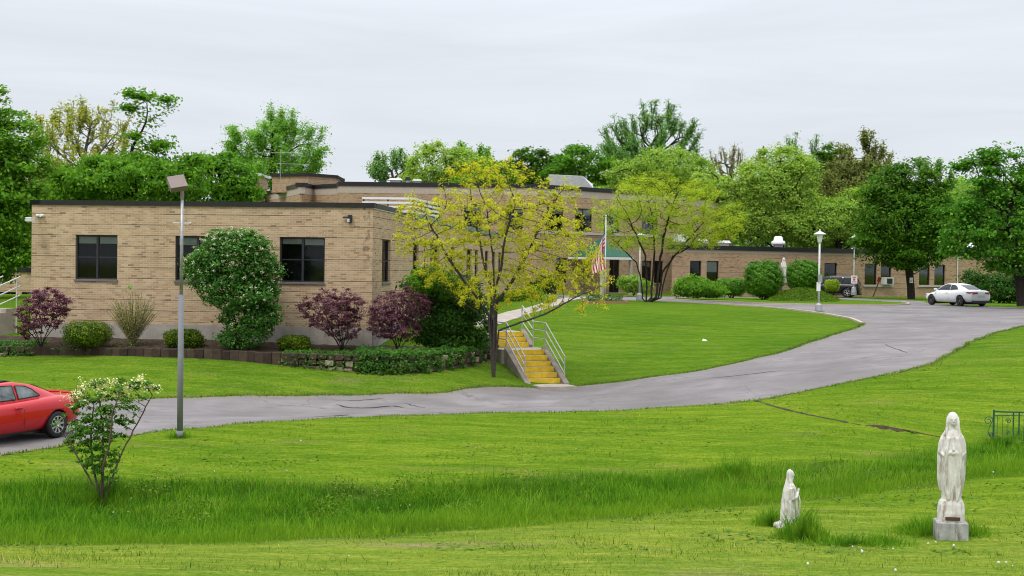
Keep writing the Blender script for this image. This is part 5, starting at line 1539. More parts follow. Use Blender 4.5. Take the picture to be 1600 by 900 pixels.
# ------------------------------------------------------------------ lamps, poles, flag
def area_lamp():
    b = G(281, 686); Y = b[1]; s = FPX / Y
    r = thing('lamp_post', b, 0, 'tall grey lamp post with tilted brown box lamp beside the drive', 'lamp post')
    H_ = (686 - 308) / s; h1 = (686 - 460) / s
    m = MB(); m.tube([(0, 0, -.1), (0, 0, h1)], [.072, .066], 14); m.tube([(0, 0, 0), (0, 0, .2)], .085, 14); m.build('lower_pole', M['polegrey'], r, smooth=True)
    m = MB(); m.tube([(0, 0, h1 - .02), (0, 0, H_)], [.044, .034], 12); m.build('upper_pole', M['galv'], r, smooth=True)
    m = MB(); m.tube([(-.22, 0, H_ - .62), (.2, 0, H_ - .62)], .014, 6); m.lathe([(.02, -.03), (.035, 0), (.02, .03)], 10, (.2, 0, H_ - .62)); m.build('cross_bar', M['galv'], r)
    m = MB(); m.tube([(0, 0, H_ - .04), (0, 0, H_ + .1), (-.03, 0, H_ + .2), (-.07, 0, H_ + .24)], .045, 10); m.build('bracket', M['bronze'], r)
    # box tilted up to the left
    m = MB()
    Mx = Matrix.Rotation(R(-12), 3, 'Y') @ Matrix.Rotation(R(24), 3, 'Z') @ Matrix.Rotation(R(52), 3, 'X')
    m.box((-.12, 0, H_ + .33), (.41, .40, .16), 0, Mx); m.build('lamp_head', M['bronze'], r, bevel=.01)
area_lamp()
def post_lamp(px, py, label, Y=None, signs=()):
    b = G(px, py) if Y is None else at(px, py, Y); 
    r = thing('post_lamp', b, 0, label, 'lamp post')
    m = MB(); m.lathe([(.22, -.15), (.22, .1), (.17, .42), (.09, .5)], 12); m.build('base', M['galv'], r)
    m = MB(); m.tube([(0, 0, .48), (0, 0, 3.85)], [.062, .05], 12); m.build('pole', M['dirtywhite'], r, smooth=True)
    m = MB(); m.lathe([(.07, 3.8), (.11, 3.87), (.14, 4.02), (.16, 4.26), (.15, 4.28)], 16); m.build('lantern', M['white'], r, smooth=True)
    m = MB(); m.lathe([(.34, 4.27), (.345, 4.30), (.12, 4.42), (.04, 4.46), (.035, 4.56), (.01, 4.58)], 20); m.build('cap', M['dirtywhite'], r)
    for (z, w, h, mat, rz, marks) in signs:
        m = MB(); m.box((0, -.075, z), (w, .015, h)); s = m.build('sign', M[mat], r); s.rotation_euler = (0, 0, rz)
        if marks:
            m = MB()
            for (x0, z0, w0, h0) in marks: m.box((x0, -.086, z + z0), (w0, .006, h0))
            m.build('lettering', M['redsign'], s)
    return r
post_lamp(1279, 488, 'nearer white lamp post with cone cap at the bend of the drive', signs=[(1.85, .34, .45, 'galv', R(35), None), (1.42, .22, .5, 'white', R(-30), None)])
post_lamp(999, 470, 'white lamp post half hidden behind the lime green tree', 93)
post_lamp(1334, 458, 'farther white lamp post with cone cap and sign beside the black car', 110, signs=[(1.05, .48, .62, 'white', 0, [(0, .18, .3, .07), (0, 0, .16, .16), (0, -.18, .34, .06)])])
tpl = at(1424, 438, 109.55)
r = thing('tree_sign', tpl, 0, 'small white notice fixed to the dark maple trunk', 'sign'); m = MB(); m.box((0, 0, 0), (.26, .02, .4)); m.build('board', M['white'], r)
m = MB()
for z in (-.1, 0, .1): m.box((0, -.014, z), (.17, .006, .03))
m.build('lettering', M['black'], r)
p = at(1364, 462, 112)
r = thing('leaning_sign', p, 0, 'leaning wooden post with small red sign in front of the low wing', 'sign')
m = MB(); m.tube([(0, 0, -.1), (.52, 0, 1.35)], .045, 6); m.build('post', M['wood'], r)
m = MB(); m.box((.46, -.06, 1.28), (.28, .03, .38), 0, Matrix.Rotation(.35, 3, 'Y')); m.build('board', M['redsign'], r)

def flagmat():
    m, t, p = newmat('flag_cloth')
    uv = t.nodes.new('ShaderNodeUVMap').outputs[0]; sp = t.nodes.new('ShaderNodeSeparateXYZ'); t.links.new(uv, sp.inputs[0])
    st_ = math_n(t, 'MODULO', math_n(t, 'FLOOR', math_n(t, 'MULTIPLY', sp.outputs[1], 13)), 2)
    c = mixc(t, math_n(t, 'GREATER_THAN', st_, .5), (.62, .008, .02), (.80, .80, .80))
    # stars: alternate grid of dots in the canton
    sx = math_n(t, 'MULTIPLY', sp.outputs[0], 6 / .4); sy = math_n(t, 'MULTIPLY', math_n(t, 'SUBTRACT', sp.outputs[1], 6 / 13), 5 * 13 / 7)
    fx_ = math_n(t, 'SUBTRACT', math_n(t, 'FRACT', sx), .5); fy_ = math_n(t, 'SUBTRACT', math_n(t, 'FRACT', sy), .5)
    dd2 = math_n(t, 'ADD', math_n(t, 'MULTIPLY', fx_, fx_), math_n(t, 'MULTIPLY', fy_, fy_))
    star = math_n(t, 'LESS_THAN', dd2, .075)
    can = mixc(t, star, (.012, .02, .10), (.72, .72, .72))
    isc = math_n(t, 'MULTIPLY', math_n(t, 'LESS_THAN', sp.outputs[0], .4), math_n(t, 'GREATER_THAN', sp.outputs[1], 6 / 13))
    c = mixc(t, isc, c, can)
    t.links.new(c, p.inputs['Base Color']); p.inputs['Roughness'].default_value = .8
    return m
def flagpole():
    b = G(945, 474); Y = b[1]; s = FPX / Y
    h = (474 - 339) / s
    r = thing('flagpole', b, 0, 'short white flagpole in a brick edged flower bed on the lawn', 'flagpole')
    m = MB(); m.tube([(0, 0, 0), (0, 0, h)], [.045, .03], 12); m.build('pole', M['dirtywhite'], r, smooth=True)
    m = MB(); m.lathe([(.01, h), (.05, h + .03), (.06, h + .07), (.03, h + .12), (.005, h + .13)], 12); m.build('finial', M['acgrey'], r, smooth=True)
    # the flag hanging limp
    nu, nv = 40, 26; V = []; UV = []
    ho, fl = 1.6, 2.6
    for i in range(nu + 1):
        u = i / nu
        for j in range(nv + 1):
            v = j / nv
            # hoist edge on the pole, fly sags down
            z = h - .25 - (1 - v) * ho * (1 - .8 * u) - u * fl * 1.12 
            x = -.05 - .72 * (1 - v) * math.sin(min(1, u * 1.6) * math.pi / 2) - .10 * math.sin(3 * u) + .05 * u * math.sin(9 * v + u * 5)
            y = .13 * math.sin(v * 9 + u * 7) * min(1, u * 4) - .06 * u
            V.append((x, y, z)); 
    Fs = []; uvs = []
    for i in range(nu):
        for j in range(nv):
            a = i * (nv + 1) + j; Fs.append([a, a + 1, a + nv + 2, a + nv + 1])
            uvs += [(i / nu, j / nv), (i / nu, (j + 1) / nv), ((i + 1) / nu, (j + 1) / nv), ((i + 1) / nu, j / nv)]
    f = np_mesh('flag', np.array(V), Fs, flagmat(), None, True, uvs)
    f.location = r.location
    tag(f, 'red and white striped flag with star field hanging limp on the pole', 'flag')
    m = MB()
    for (c, d_) in [((0, -.75, .08), (2.6, .16, .16)), ((0, .75, .08), (2.6, .16, .16)), ((-1.3, 0, .08), (.16, 1.4, .16)), ((1.3, 0, .08), (.16, 1.4, .16))]: m.box(c, d_)
    q = thing('flower_bed_border', b, 0, 'low brick border around the plants at the foot of the flagpole', 'garden border'); m.build('border', plain('red_brick_border', (.30, .13, .09), .9), q)
    g = np.random.default_rng(2); n = 500; C = np.column_stack([g.uniform(-1.1, 1.1, n), g.uniform(-.6, .6, n), g.uniform(.05, .5, n)])
    leaf_mesh(C, .2, 3, 'foliage', LG['ivy'], q, -.2, .25)
flagpole()

# ------------------------------------------------------------------ cars
def loft(stations, name, mat, parent, sub=2):
    """stations: list of (x, [(y,z)...half section from bottom centre to top centre])"""
    V = []; n = len(stations[0][1])
    for x, sec in stations:
        ring = [(x, y, z) for y, z in sec] + [(x, -y, z) for y, z in sec[-2:0:-1]]
        V += ring
    m = 2 * n - 2; Fs = []
    for i in range(len(stations) - 1):
        for k in range(m): Fs.append((i * m + k, i * m + (k + 1) % m, (i + 1) * m + (k + 1) % m, (i + 1) * m + k))
    Fs.append(tuple(range(m))[::-1]); Fs.append(tuple(range((len(stations) - 1) * m, len(stations) * m)))
    o = np_mesh(name, np.array(V), Fs, mat, parent, True); fix_normals(o)
    if sub:
        s = o.modifiers.new('s', 'SUBSURF'); s.levels = sub; s.render_levels = sub
        bake(o)
        o.data.polygons.foreach_set('use_smooth', np.ones(len(o.data.polygons), bool))
    return o
def cut_arches(body, L, specs, W):
    for (x, z, rr) in specs:
        m = MB(); m.lathe([(rr, -W), (rr, W)], 36, (x, 0, z), 'Y'); c = m.build('cutter', M['black']); fix_normals(c)
        c.parent = body.parent
        bpy.context.view_layer.update()
        b = body.modifiers.new('b', 'BOOLEAN'); b.operation = 'DIFFERENCE'; b.object = c; b.solver = 'EXACT'
        bake(body); bpy.data.objects.remove(c)
def car(name, label, loc, rz, paint, kind='coupe', rim='chrome', glass='carglass', L=4.5, Wd=1.76, Hc=1.40, wr=.315, nsp=7):
    r = thing(name, loc, rz, label, 'car')
    hw = Wd / 2
    if kind == 'coupe':
        # x, bottom z, sill width, mid width, shoulder z, shoulder width, deck z
        T = [(0.0, .42, .62, .70, .62, .66, .84), (.06, .28, .72, .82, .66, .78, .96), (.30, .24, .78, .95, .74, .88, 1.00), (.85, .22, .84, 1.0, .80, .93, 1.02), (1.5, .20, .86, 1.0, .80, .94, .99),
             (2.3, .19, .86, 1.0, .78, .94, .95), (3.0, .19, .86, 1.0, .76, .93, .93), (3.45, .20, .85, .99, .72, .90, .88), (4.0, .22, .80, .95, .66, .82, .76), (4.35, .26, .70, .84, .56, .70, .64), (4.5, .36, .56, .66, .50, .56, .56)]
        sc = L / 4.5; axf, axr = L - .86 * sc, .92 * sc
        roof = [(.62, 1.00, .52, 1.00), (.95, 1.14, .54, 1.13), (1.45, 1.31, .55, 1.29), (2.0, 1.395, .56, 1.365), (2.5, 1.385, .56, 1.355), (2.85, 1.30, .56, 1.28), (3.2, 1.12, .60, 1.10), (3.52, .93, .64, .92)]
        sidew = [[(2.08, .99), (2.08, 1.305), (2.45, 1.315), (2.72, 1.25), (3.02, 1.10), (3.24, .965)], [(1.32, 1.03), (1.50, 1.19), (1.70, 1.275), (2.0, 1.30), (2.0, .995)]]
        rearw = (.70, 1.36); wsw = (2.74, 3.46)
    else:
        T = [(0.0, .45, .70, .86, .74, .84, 1.02), (.06, .34, .80, .95, .80, .93, 1.10), (.40, .30, .86, 1.0, .85, .97, 1.12), (1.2, .28, .88, 1.0, .88, .97, 1.12), (2.2, .28, .88, 1.0, .88, .97, 1.10),
             (3.2, .28, .88, 1.0, .86, .96, 1.06), (3.8, .30, .86, .98, .82, .92, 1.02), (4.3, .34, .80, .92, .74, .84, .94), (4.55, .42, .66, .80, .64, .72, .82)]
        sc = L / 4.55; axf, axr = L - .85 * sc, .90 * sc
        roof = [(.10, 1.10, .80, 1.09), (.28, 1.45, .74, 1.42), (.45, 1.66, .70, 1.60), (1.2, 1.73, .68, 1.66), (2.2, 1.72, .68, 1.65), (2.75, 1.62, .66, 1.56), (3.25, 1.32, .72, 1.30), (3.62, 1.06, .76, 1.05)]
        sidew = [[(2.25, 1.14), (2.25, 1.56), (2.7, 1.52), (3.05, 1.33), (3.25, 1.14)], [(1.32, 1.14), (1.32, 1.58), (2.15, 1.57), (2.15, 1.14)], [(.42, 1.16), (.52, 1.54), (1.2, 1.58), (1.2, 1.14)]]
        rearw = (.12, .36); wsw = (2.80, 3.56)
    zs = Hc / (1.395 if kind == 'coupe' else 1.73)
    stn = []
    for (x, zb_, ws, wm_, zsh, wsh, zd) in T:
        z = lambda q: q * zs
        stn.append((x * sc, [(0, z(zb_)), (ws * hw * .9, z(zb_)), (ws * hw, z(zb_ + .05)), (wm_ * hw, z(zb_ + (zsh - zb_) * .45)), (wm_ * hw * .995, z(zsh)), (wsh * hw * .97, z((zd + zsh) / 2 + .03)), (wsh * hw * .84, z(zd)), (0, z(zd + .015))]))
    body = loft(stn, 'body', M[paint], r)
    cut_arches(body, L, [(axf, wr, wr * 1.16), (axr, wr, wr * 1.16)], hw * 1.3)
    # cabin shell
    belt = lambda x: np.interp(x, [t[0] * sc for t in T], [(t[6] - .04) * zs for t in T])
    beltw = lambda x: np.interp(x, [t[0] * sc for t in T], [t[5] * hw * .86 for t in T])
    rx = [q[0] * sc for q in roof]; rzv = [q[1] * zs for q in roof]; rw = [q[2] * hw * 1.05 for q in roof]; rez = [q[3] * zs for q in roof]
    V = []; Fs = []; xs_ = np.linspace(rx[0], rx[-1], 30)
    def sm(xv, arr): return np.interp(xv, rx, arr)
    for x in xs_:
        zb_ = belt(x) - .03; ze = max(sm(x, rez), zb_ + .01); zt_ = max(sm(x, rzv), ze + .003)
        wbt, wre = beltw(x), sm(x, rw)
        half = [(wbt, zb_), (wbt * .5 + wre * .5 + .015, (zb_ + ze) / 2), (wre, ze - .015), (wre * .90, ze * .55 + zt_ * .45), (wre * .5, zt_ - .005), (0, zt_ + .002)]
        ring = half + [(-y, z) for y, z in half[-2::-1]]
        V += [(x, y, z) for y, z in ring]
    m_ = 11
    for i in range(len(xs_) - 1):
        for k in range(m_ - 1): Fs.append((i * m_ + k, i * m_ + k + 1, (i + 1) * m_ + k + 1, (i + 1) * m_ + k))
    o = np_mesh('cabin', np.array(V), Fs, M[paint], r, True)
    def ysurf(x, z):
        zb_ = belt(x) - .03; ze = max(sm(x, rez), zb_ + .01) - .015; f = np.clip((z - zb_) / max(.02, ze - zb_), 0, 1)
        a, b, c = beltw(x), beltw(x) * .5 + sm(x, rw) * .5 + .015, sm(x, rw)
        return (a + (b - a) * f * 2) if f < .5 else (b + (c - b) * (f - .5) * 2)
    for s in (1, -1):
        for poly in sidew:
            P = [(x * sc, z * zs) for x, z in poly]
            cx = sum(p[0] for p in P) / len(P); cz = sum(p[1] for p in P) / len(P)
            # fan with a mid ring so the pane follows the curve
            Vw = [(cx, s * (ysurf(cx, cz) + .02), cz)]; n = len(P)
            for k in (.3, .55, .8, 1):
                for (x, z) in P:
                    a, b = cx + (x - cx) * k, cz + (z - cz) * k; Vw.append((a, s * (ysurf(a, b) + .02), b))
            Fw = [(0, 1 + i, 1 + (i + 1) % n) for i in range(n)] + [(1 + q_ * n + i, 1 + (q_ + 1) * n + i, 1 + (q_ + 1) * n + (i + 1) % n, 1 + q_ * n + (i + 1) % n) for q_ in range(3) for i in range(n)]
            mbw = MB().add(Vw, Fw); mbw.build('side_window', M[glass], r)
            tb = MB(); tb.tube([Vw[1 + 3 * n + i] for i in range(n)] + [Vw[1 + 3 * n]], .014, 5); tb.build('window_trim', M['black'], r)
    for nm, (xa, xb) in (('rear_window', rearw), ('windshield', wsw)):
        Vw = []; Fw = []
        for i, x in enumerate(np.linspace(xa * sc, xb * sc, 7)):
            for y in np.linspace(-1, 1, 9):
                w = sm(x, rw) * .86; zt_ = sm(x, rzv); ze = sm(x, rez)
                zz = zt_ + (ze * .55 + zt_ * .45 - zt_) * min(1, abs(y) ** 3)
                Vw.append((x + (-.012 if nm == 'rear_window' else .012), y * w, zz + .012))
        for i in range(6):
            for j in range(8): a = i * 9 + j; Fw.append((a, a + 1, a + 10, a + 9))
        MB().add(Vw, Fw).build(nm, M['darkglass'] if nm == 'rear_window' else M[glass], r, smooth=True)
    # wheels
    for x in (axf, axr):
        for s in (1, -1):
            y0 = s * (hw - .11)
            m = MB(); m.lathe([(wr * .66, -.09), (wr * .95, -.10), (wr, -.075), (wr, .075), (wr * .95, .10), (wr * .66, .09)], 28, (x, y0, wr), 'Y', False)
            w = m.build('wheel', M['rubber'], r, smooth=True)
            m = MB(); m.lathe([(wr * .70, s * .06), (wr * .70, s * .085), (wr * .62, s * .09), (wr * .60, s * .05)], 28, (x, y0, wr), 'Y', False)
            m.lathe([(.02, s * .07), (wr * .16, s * .085), (wr * .16, s * .04)], 14, (x, y0, wr), 'Y')
            for k in range(nsp):
                a = 2 * math.pi * k / nsp + .2
                m.box((x + math.cos(a) * wr * .38, y0 + s * .068, wr + math.sin(a) * wr * .38), (wr * .52, .025, wr * .14), 0, Matrix.Rotation(-a, 3, 'Y'))
            m.build('rim', M[rim], w)
            m = MB(); m.lathe([(wr * .64, s * .035), (.01, s * .035)], 24, (x, y0, wr), 'Y'); m.build('brake_disc', M['black'], w)
        m = MB(); m.lathe([(wr * 1.15, -hw * .90), (wr * 1.15, hw * .90)], 30, (x, 0, wr), 'Y', False)
        m.v = [(p[0], p[1], max(p[2], .12)) for p in m.v]; m.build('wheel_well', M['black'], r)
    # door seams, handles, mirrors, lights, plate, bumper
    for s in (1, -1):
        def yb(x, z):
            t = [q for q in T]; xx = x / sc
            wm2 = np.interp(xx, [q[0] for q in t], [q[3] for q in t]) * hw
            zsh_ = np.interp(xx, [q[0] for q in t], [q[4] for q in t]) * zs; wsh_ = np.interp(xx, [q[0] for q in t], [q[5] for q in t]) * hw * .97
            zd_ = np.interp(xx, [q[0] for q in t], [q[6] for q in t]) * zs
            return wm2 if z < zsh_ else wm2 + (wsh_ - wm2) * min(1, (z - zsh_) / (zd_ - zsh_) * 1.6)
        dx = (1.98, 3.25) if kind == 'coupe' else (2.2, 3.2)
        for xq in ([dx[0], dx[1]] if kind == 'coupe' else [1.25, 2.2, 3.2]):
            m = MB(); m.tube([(xq * sc, s * (yb(xq * sc, z) - .012), z) for z in np.linspace(.32 * zs, .88 * zs, 5)], .007, 4); m.build('door_seam', M['black'], r)
        m = MB(); m.box(((dx[0] + .16) * sc, s * (yb(dx[0] * sc, .8 * zs) + .0), .80 * zs), (.20, .045, .04)); m.build('door_handle', M[paint], r, bevel=.01)
        m = MB(); mx = 3.12 * sc if kind == 'coupe' else 3.2 * sc
        m.box((mx, s * (hw + .04), (1.0 if kind == 'coupe' else 1.18) * zs), (.12, .22, .13)); m.box((mx + .02, s * (hw - .1), (.96 if kind == 'coupe' else 1.14) * zs), (.05, .14, .05))
        m.build('mirror', M['black'] if paint == 'redpaint' else M[paint], r, bevel=.03)
        m = MB(); zl_ = (.80 if kind == 'coupe' else .98) * zs
        m.add([(-.02 + .03, s * hw * .30, zl_ - .03), (-.02 + .03, s * hw * .30, zl_ + .06), (.03, s * hw * .66, zl_ - .07), (.03, s * hw * .64, zl_ + .08), (.22, s * hw * .86, zl_ - .02), (.22, s * hw * .84, zl_ + .075), (.42, s * hw * .925, zl_ + .03), (.40, s * hw * .91, zl_ + .07)],
              [(0, 2, 3, 1), (2, 4, 5, 3), (4, 6, 7, 5)])
        tl = m.build('tail_light', M['taillight'], r); sol = tl.modifiers.new('s', 'SOLIDIFY'); sol.thickness = .05; sol.offset = 0
        m = MB(); m.box((L - .28, s * hw * .66, .66 * zs), (.25, .3, .12), s * -.4); m.build('headlight', M['acgrey'], r, bevel=.03)
    m = MB(); m.box((-.005, 0, (.62 if kind == 'coupe' else .8) * zs), (.03, .52, .13)); m.build('licence_plate', M['acgrey'], r)
    m = MB(); m.box((.10, 0, .27 * zs), (.25, hw * 1.35, .14)); m.box((L / 2, 0, .20), (L * .75, hw * 1.4, .06)); m.build('underbody', M['black'], r)
    if paint == 'redpaint':
        m = MB(); m.tube([(.24, -hw * .72, .975 * zs), (.13, -hw * .64, 1.00 * zs), (.10, 0, 1.015 * zs), (.13, hw * .64, 1.00 * zs), (.24, hw * .72, .975 * zs)], .032, 6); m.build('spoiler', M[paint], r)
        m = MB(); m.box((2.25 * sc, 0, 1.40 * zs), (.62, .75, .012)); m.build('sunroof', M['darkglass'], r)
    return r
# red coupe: rear wheel foot at (89,684)
hd = np.array([-.44, -.898]); hd /= np.hypot(*hd)
rzr = math.atan2(hd[1], hd[0]); left = np.array([-hd[1], hd[0]])
wf = G(90, 684)
org = wf[:2] - hd * .92 - left * (1.76 / 2 - .05)
zc = hz(*wf[:2]) + .01
car('red_coupe', 'glossy red two door car cut off by the left edge of the photo', (org[0], org[1], zc), rzr, 'redpaint', 'coupe', 'chrome', L=4.6, Hc=1.40, nsp=9)
# white coupe
hd2 = np.array([-.35, .937]); hd2 /= np.hypot(*hd2); left2 = np.array([-hd2[1], hd2[0]])
wf2 = G(1500, 478.5)
org2 = wf2[:2] - hd2 * .95 - left2 * (1.86 / 2 - .05)
car('white_coupe', 'white two door car parked on the drive under the right maple', (org2[0], org2[1], wf2[2] + .01), math.atan2(hd2[1], hd2[0]), 'whitepaint', 'coupe', 'darkrim', L=4.8, Wd=1.86, Hc=1.44, wr=.335, nsp=5, glass='darkglass')
# black SUV
hd3 = np.array([-.93, .37]); hd3 /= np.hypot(*hd3); left3 = np.array([-hd3[1], hd3[0]])
wf3 = at(1324, 464.5, 113.0)
org3 = wf3[:2] - hd3 * .9 - left3 * (1.86 / 2 - .05)
car('black_suv', 'black sport utility car parked behind the farther lamp post', (org3[0], org3[1], 2.13), math.atan2(hd3[1], hd3[0]), 'blackpaint', 'suv', 'chrome', 'darkglass', L=4.7, Wd=1.86, Hc=1.76, wr=.37, nsp=6)

# ------------------------------------------------------------------ statues
def sculpt(parts, name, mat, parent, voxel=.012, smooth=4):
    """fuse overlapping solids into one carved body"""
    m = MB()
    for p in parts: p(m)
    o = m.build(name, mat, parent, True); fix_normals(o)
    rm = o.modifiers.new('r', 'REMESH'); rm.mode = 'VOXEL'; rm.voxel_size = voxel; rm.use_smooth_shade = True
    s = o.modifiers.new('s', 'SMOOTH'); s.iterations = smooth; s.factor = .5
    bake(o); o.data.polygons.foreach_set('use_smooth', np.ones(len(o.data.polygons), bool))
    if not o.data.materials: o.data.materials.append(mat)
    return o
def stack(m, secs, n=64, fold=0.0, nf=9, seed=0):
    """secs: (z, cx, cy, rx, ry, foldscale)"""
    V = []; Fs = []
    for (z, cx, cy, rx, ry, fs) in secs:
        for k in range(n):
            a = 2 * math.pi * k / n
            q = 1 + fold * fs * (math.sin(nf * a + seed + 1.5 * math.sin(z * 2.5)) * .6 + math.sin((nf * 2 + 3) * a + z * 3 + seed) * .35)
            V.append((cx + rx * math.cos(a) * q, cy + ry * math.sin(a) * q, z))
    for i in range(len(secs) - 1):
        for k in range(n): Fs.append((i * n + k, i * n + (k + 1) % n, (i + 1) * n + (k + 1) % n, (i + 1) * n + k))
    Fs.append(tuple(range(n))[::-1]); Fs.append(tuple(range((len(secs) - 1) * n, len(secs) * n)))
    m.add(V, Fs)
def ell(m, c, r, n=20):
    V = []; Fs = []
    pr = [(math.sin(math.pi * i / 12), -math.cos(math.pi * i / 12)) for i in range(13)]
    pr[0] = (.01, -1); pr[-1] = (.01, 1)
    for (q, z) in pr:
        for k in range(n):
            a = 2 * math.pi * k / n; V.append((c[0] + r[0] * q * math.cos(a), c[1] + r[1] * q * math.sin(a), c[2] + r[2] * z))
    for i in range(12):
        for k in range(n): Fs.append((i * n + k, i * n + (k + 1) % n, (i + 1) * n + (k + 1) % n, (i + 1) * n + k))
    Fs.append(tuple(range(n))[::-1]); Fs.append(tuple(range(12 * n, 13 * n)))
    m.add(V, Fs)
def big_statue(b, rz, label, scale=1.0, name='statue', plinth=True):
    r = thing(name, b, rz, label, 'statue')
    z0 = .30
    if plinth:
        m = MB(); m.box((0, 0, .12), (.47, .44, .36)); m.build('pedestal', M['granite'], r, bevel=.015)
    def body(m):
        # rock base, gown, mantle
        stack(m, [(z0 - .02, 0, 0, .205, .19, 0), (z0 + .12, 0, 0, .205, .19, .3), (z0 + .17, 0, 0, .20, .18, .8), (z0 + .24, 0, 0, .19, .17, 1), (z0 + .30, 0, 0, .165, .15, 1)], 64, .06, 6, 2)
        stack(m, [(z0 + .20, .0, .0, .165, .14, 1), (z0 + .34, .0, 0, .145, .13, 1), (z0 + .5, .005, 0, .155, .135, 1), (z0 + .75, .01, 0, .18, .145, 1), (z0 + .95, .01, 0, .185, .15, 1), (z0 + 1.1, .01, .01, .18, .14, .8), (z0 + 1.2, .01, .01, .16, .12, .5), (z0 + 1.27, .01, .01, .10, .09, .2), (z0 + 1.32, .01, .01, .06, .065, 0)], 72, .075, 7, 0)
        # mantle falling from the shoulders, open in front
        stack(m, [(z0 + .42, 0, .035, .17, .125, 1), (z0 + .6, 0, .035, .205, .14, 1), (z0 + .9, 0, .035, .215, .14, 1), (z0 + 1.1, .005, .03, .205, .13, .8), (z0 + 1.2, .005, .03, .175, .115, .4), (z0 + 1.28, .005, .03, .12, .10, 0)], 72, .05, 11, 4)
        # front edges of the mantle, standing proud of the gown
        for s in (-1, 1):
            m.tube([(s * .06, -.105, z0 + 1.20), (s * .105, -.135, z0 + 1.0), (s * .10, -.135, z0 + .75), (s * .11, -.115, z0 + .5), (s * .07, -.12, z0 + .3)], [.022, .028, .026, .024, .02], 8)
            # forearms under the mantle
            m.tube([(s * .13, 0, z0 + 1.17), (s * .165, -.02, z0 + .98), (s * .12, -.10, z0 + .94), (s * .02, -.135, z0 + 1.0)], [.05, .052, .042, .026], 10)
            # praying hand with fingers
            for k in range(4):
                m.tube([(s * .012 - .0, -.155 - .006 * k, z0 + 1.0 + .008 * k), (s * .008, -.165 - .008 * k, z0 + 1.075 - .012 * k)], [.010, .007], 6)
            m.tube([(s * .015, -.145, z0 + 1.0), (s * .012, -.135, z0 + 1.045)], [.010, .008], 6)
            ell(m, (s * .014, -.158, z0 + .985), (.016, .026, .035))
        for (x, zt, zb_) in [(-.03, .86, .32), (.035, .84, .3), (0, .7, .28)]:
            m.tube([(x, -.13, z0 + zt), (x * 1.3, -.142, z0 + (zt + zb_) / 2), (x * 1.8, -.135, z0 + zb_)], [.012, .018, .02], 6)
        # head, neck, veil
        m.tube([(0.005, 0, z0 + 1.26), (.005, -.005, z0 + 1.38)], [.048, .045], 12)
        ell(m, (.005, -.018, z0 + 1.44), (.062, .075, .092))
        m.tube([(.005, -.09, z0 + 1.462), (.005, -.108, z0 + 1.425), (.005, -.09, z0 + 1.418)], [.010, .014, .010], 8)      # nose
        m.tube([(-.02, -.088, z0 + 1.392), (.005, -.096, z0 + 1.394), (.03, -.088, z0 + 1.392)], [.007, .009, .007], 6)      # mouth
        for s in (-1, 1):
            m.tube([(s * .012 + .005, -.09, z0 + 1.472), (s * .045 + .005, -.078, z0 + 1.47)], [.007, .007], 6)             # brow
            ell(m, (s * .026 + .005, -.082, z0 + 1.455), (.010, .006, .006), 8)
            m.tube([(s * .075, -.02, z0 + 1.49), (s * .083, -.035, z0 + 1.42), (s * .085, -.04, z0 + 1.34), (s * .11, -.06, z0 + 1.22)], [.018, .022, .024, .022], 8)  # veil edge
        ell(m, (.005, .02, z0 + 1.455), (.088, .092, .108))
        stack(m, [(z0 + 1.18, .005, .04, .135, .10, 1), (z0 + 1.30, .005, .035, .105, .09, 1), (z0 + 1.44, .005, .03, .088, .085, .3), (z0 + 1.5, .005, .03, .075, .075, 0)], 48, .05, 9, 1)
    o = sculpt([body], 'figure', M['marble'], r, .009, 2)
    if plinth:
        m = MB(); m.box((.0, -.197, z0 + .055), (.22, .014, .05)); m.build('plaque', plain('bronze_plaque', (.09, .045, .03), .5, .3), r)
    r.scale = (scale * .93, scale * .95, scale)
    return r
bst = G(1485, 846)
s1 = (846 - 643) / (FPX / bst[1]) / 1.86
big_statue(bst, R(-9), 'tall weathered white stone statue of a veiled woman on granite block', s1)
b3 = (at(1224, 446, 101)[0], 101, float(at(1224, 449, 101)[2]))
big_statue(b3, R(20), 'small far white statue between the two round bushes', (449 - 410) / (FPX / 101) / 1.56, plinth=False)
o3 = MB(); 

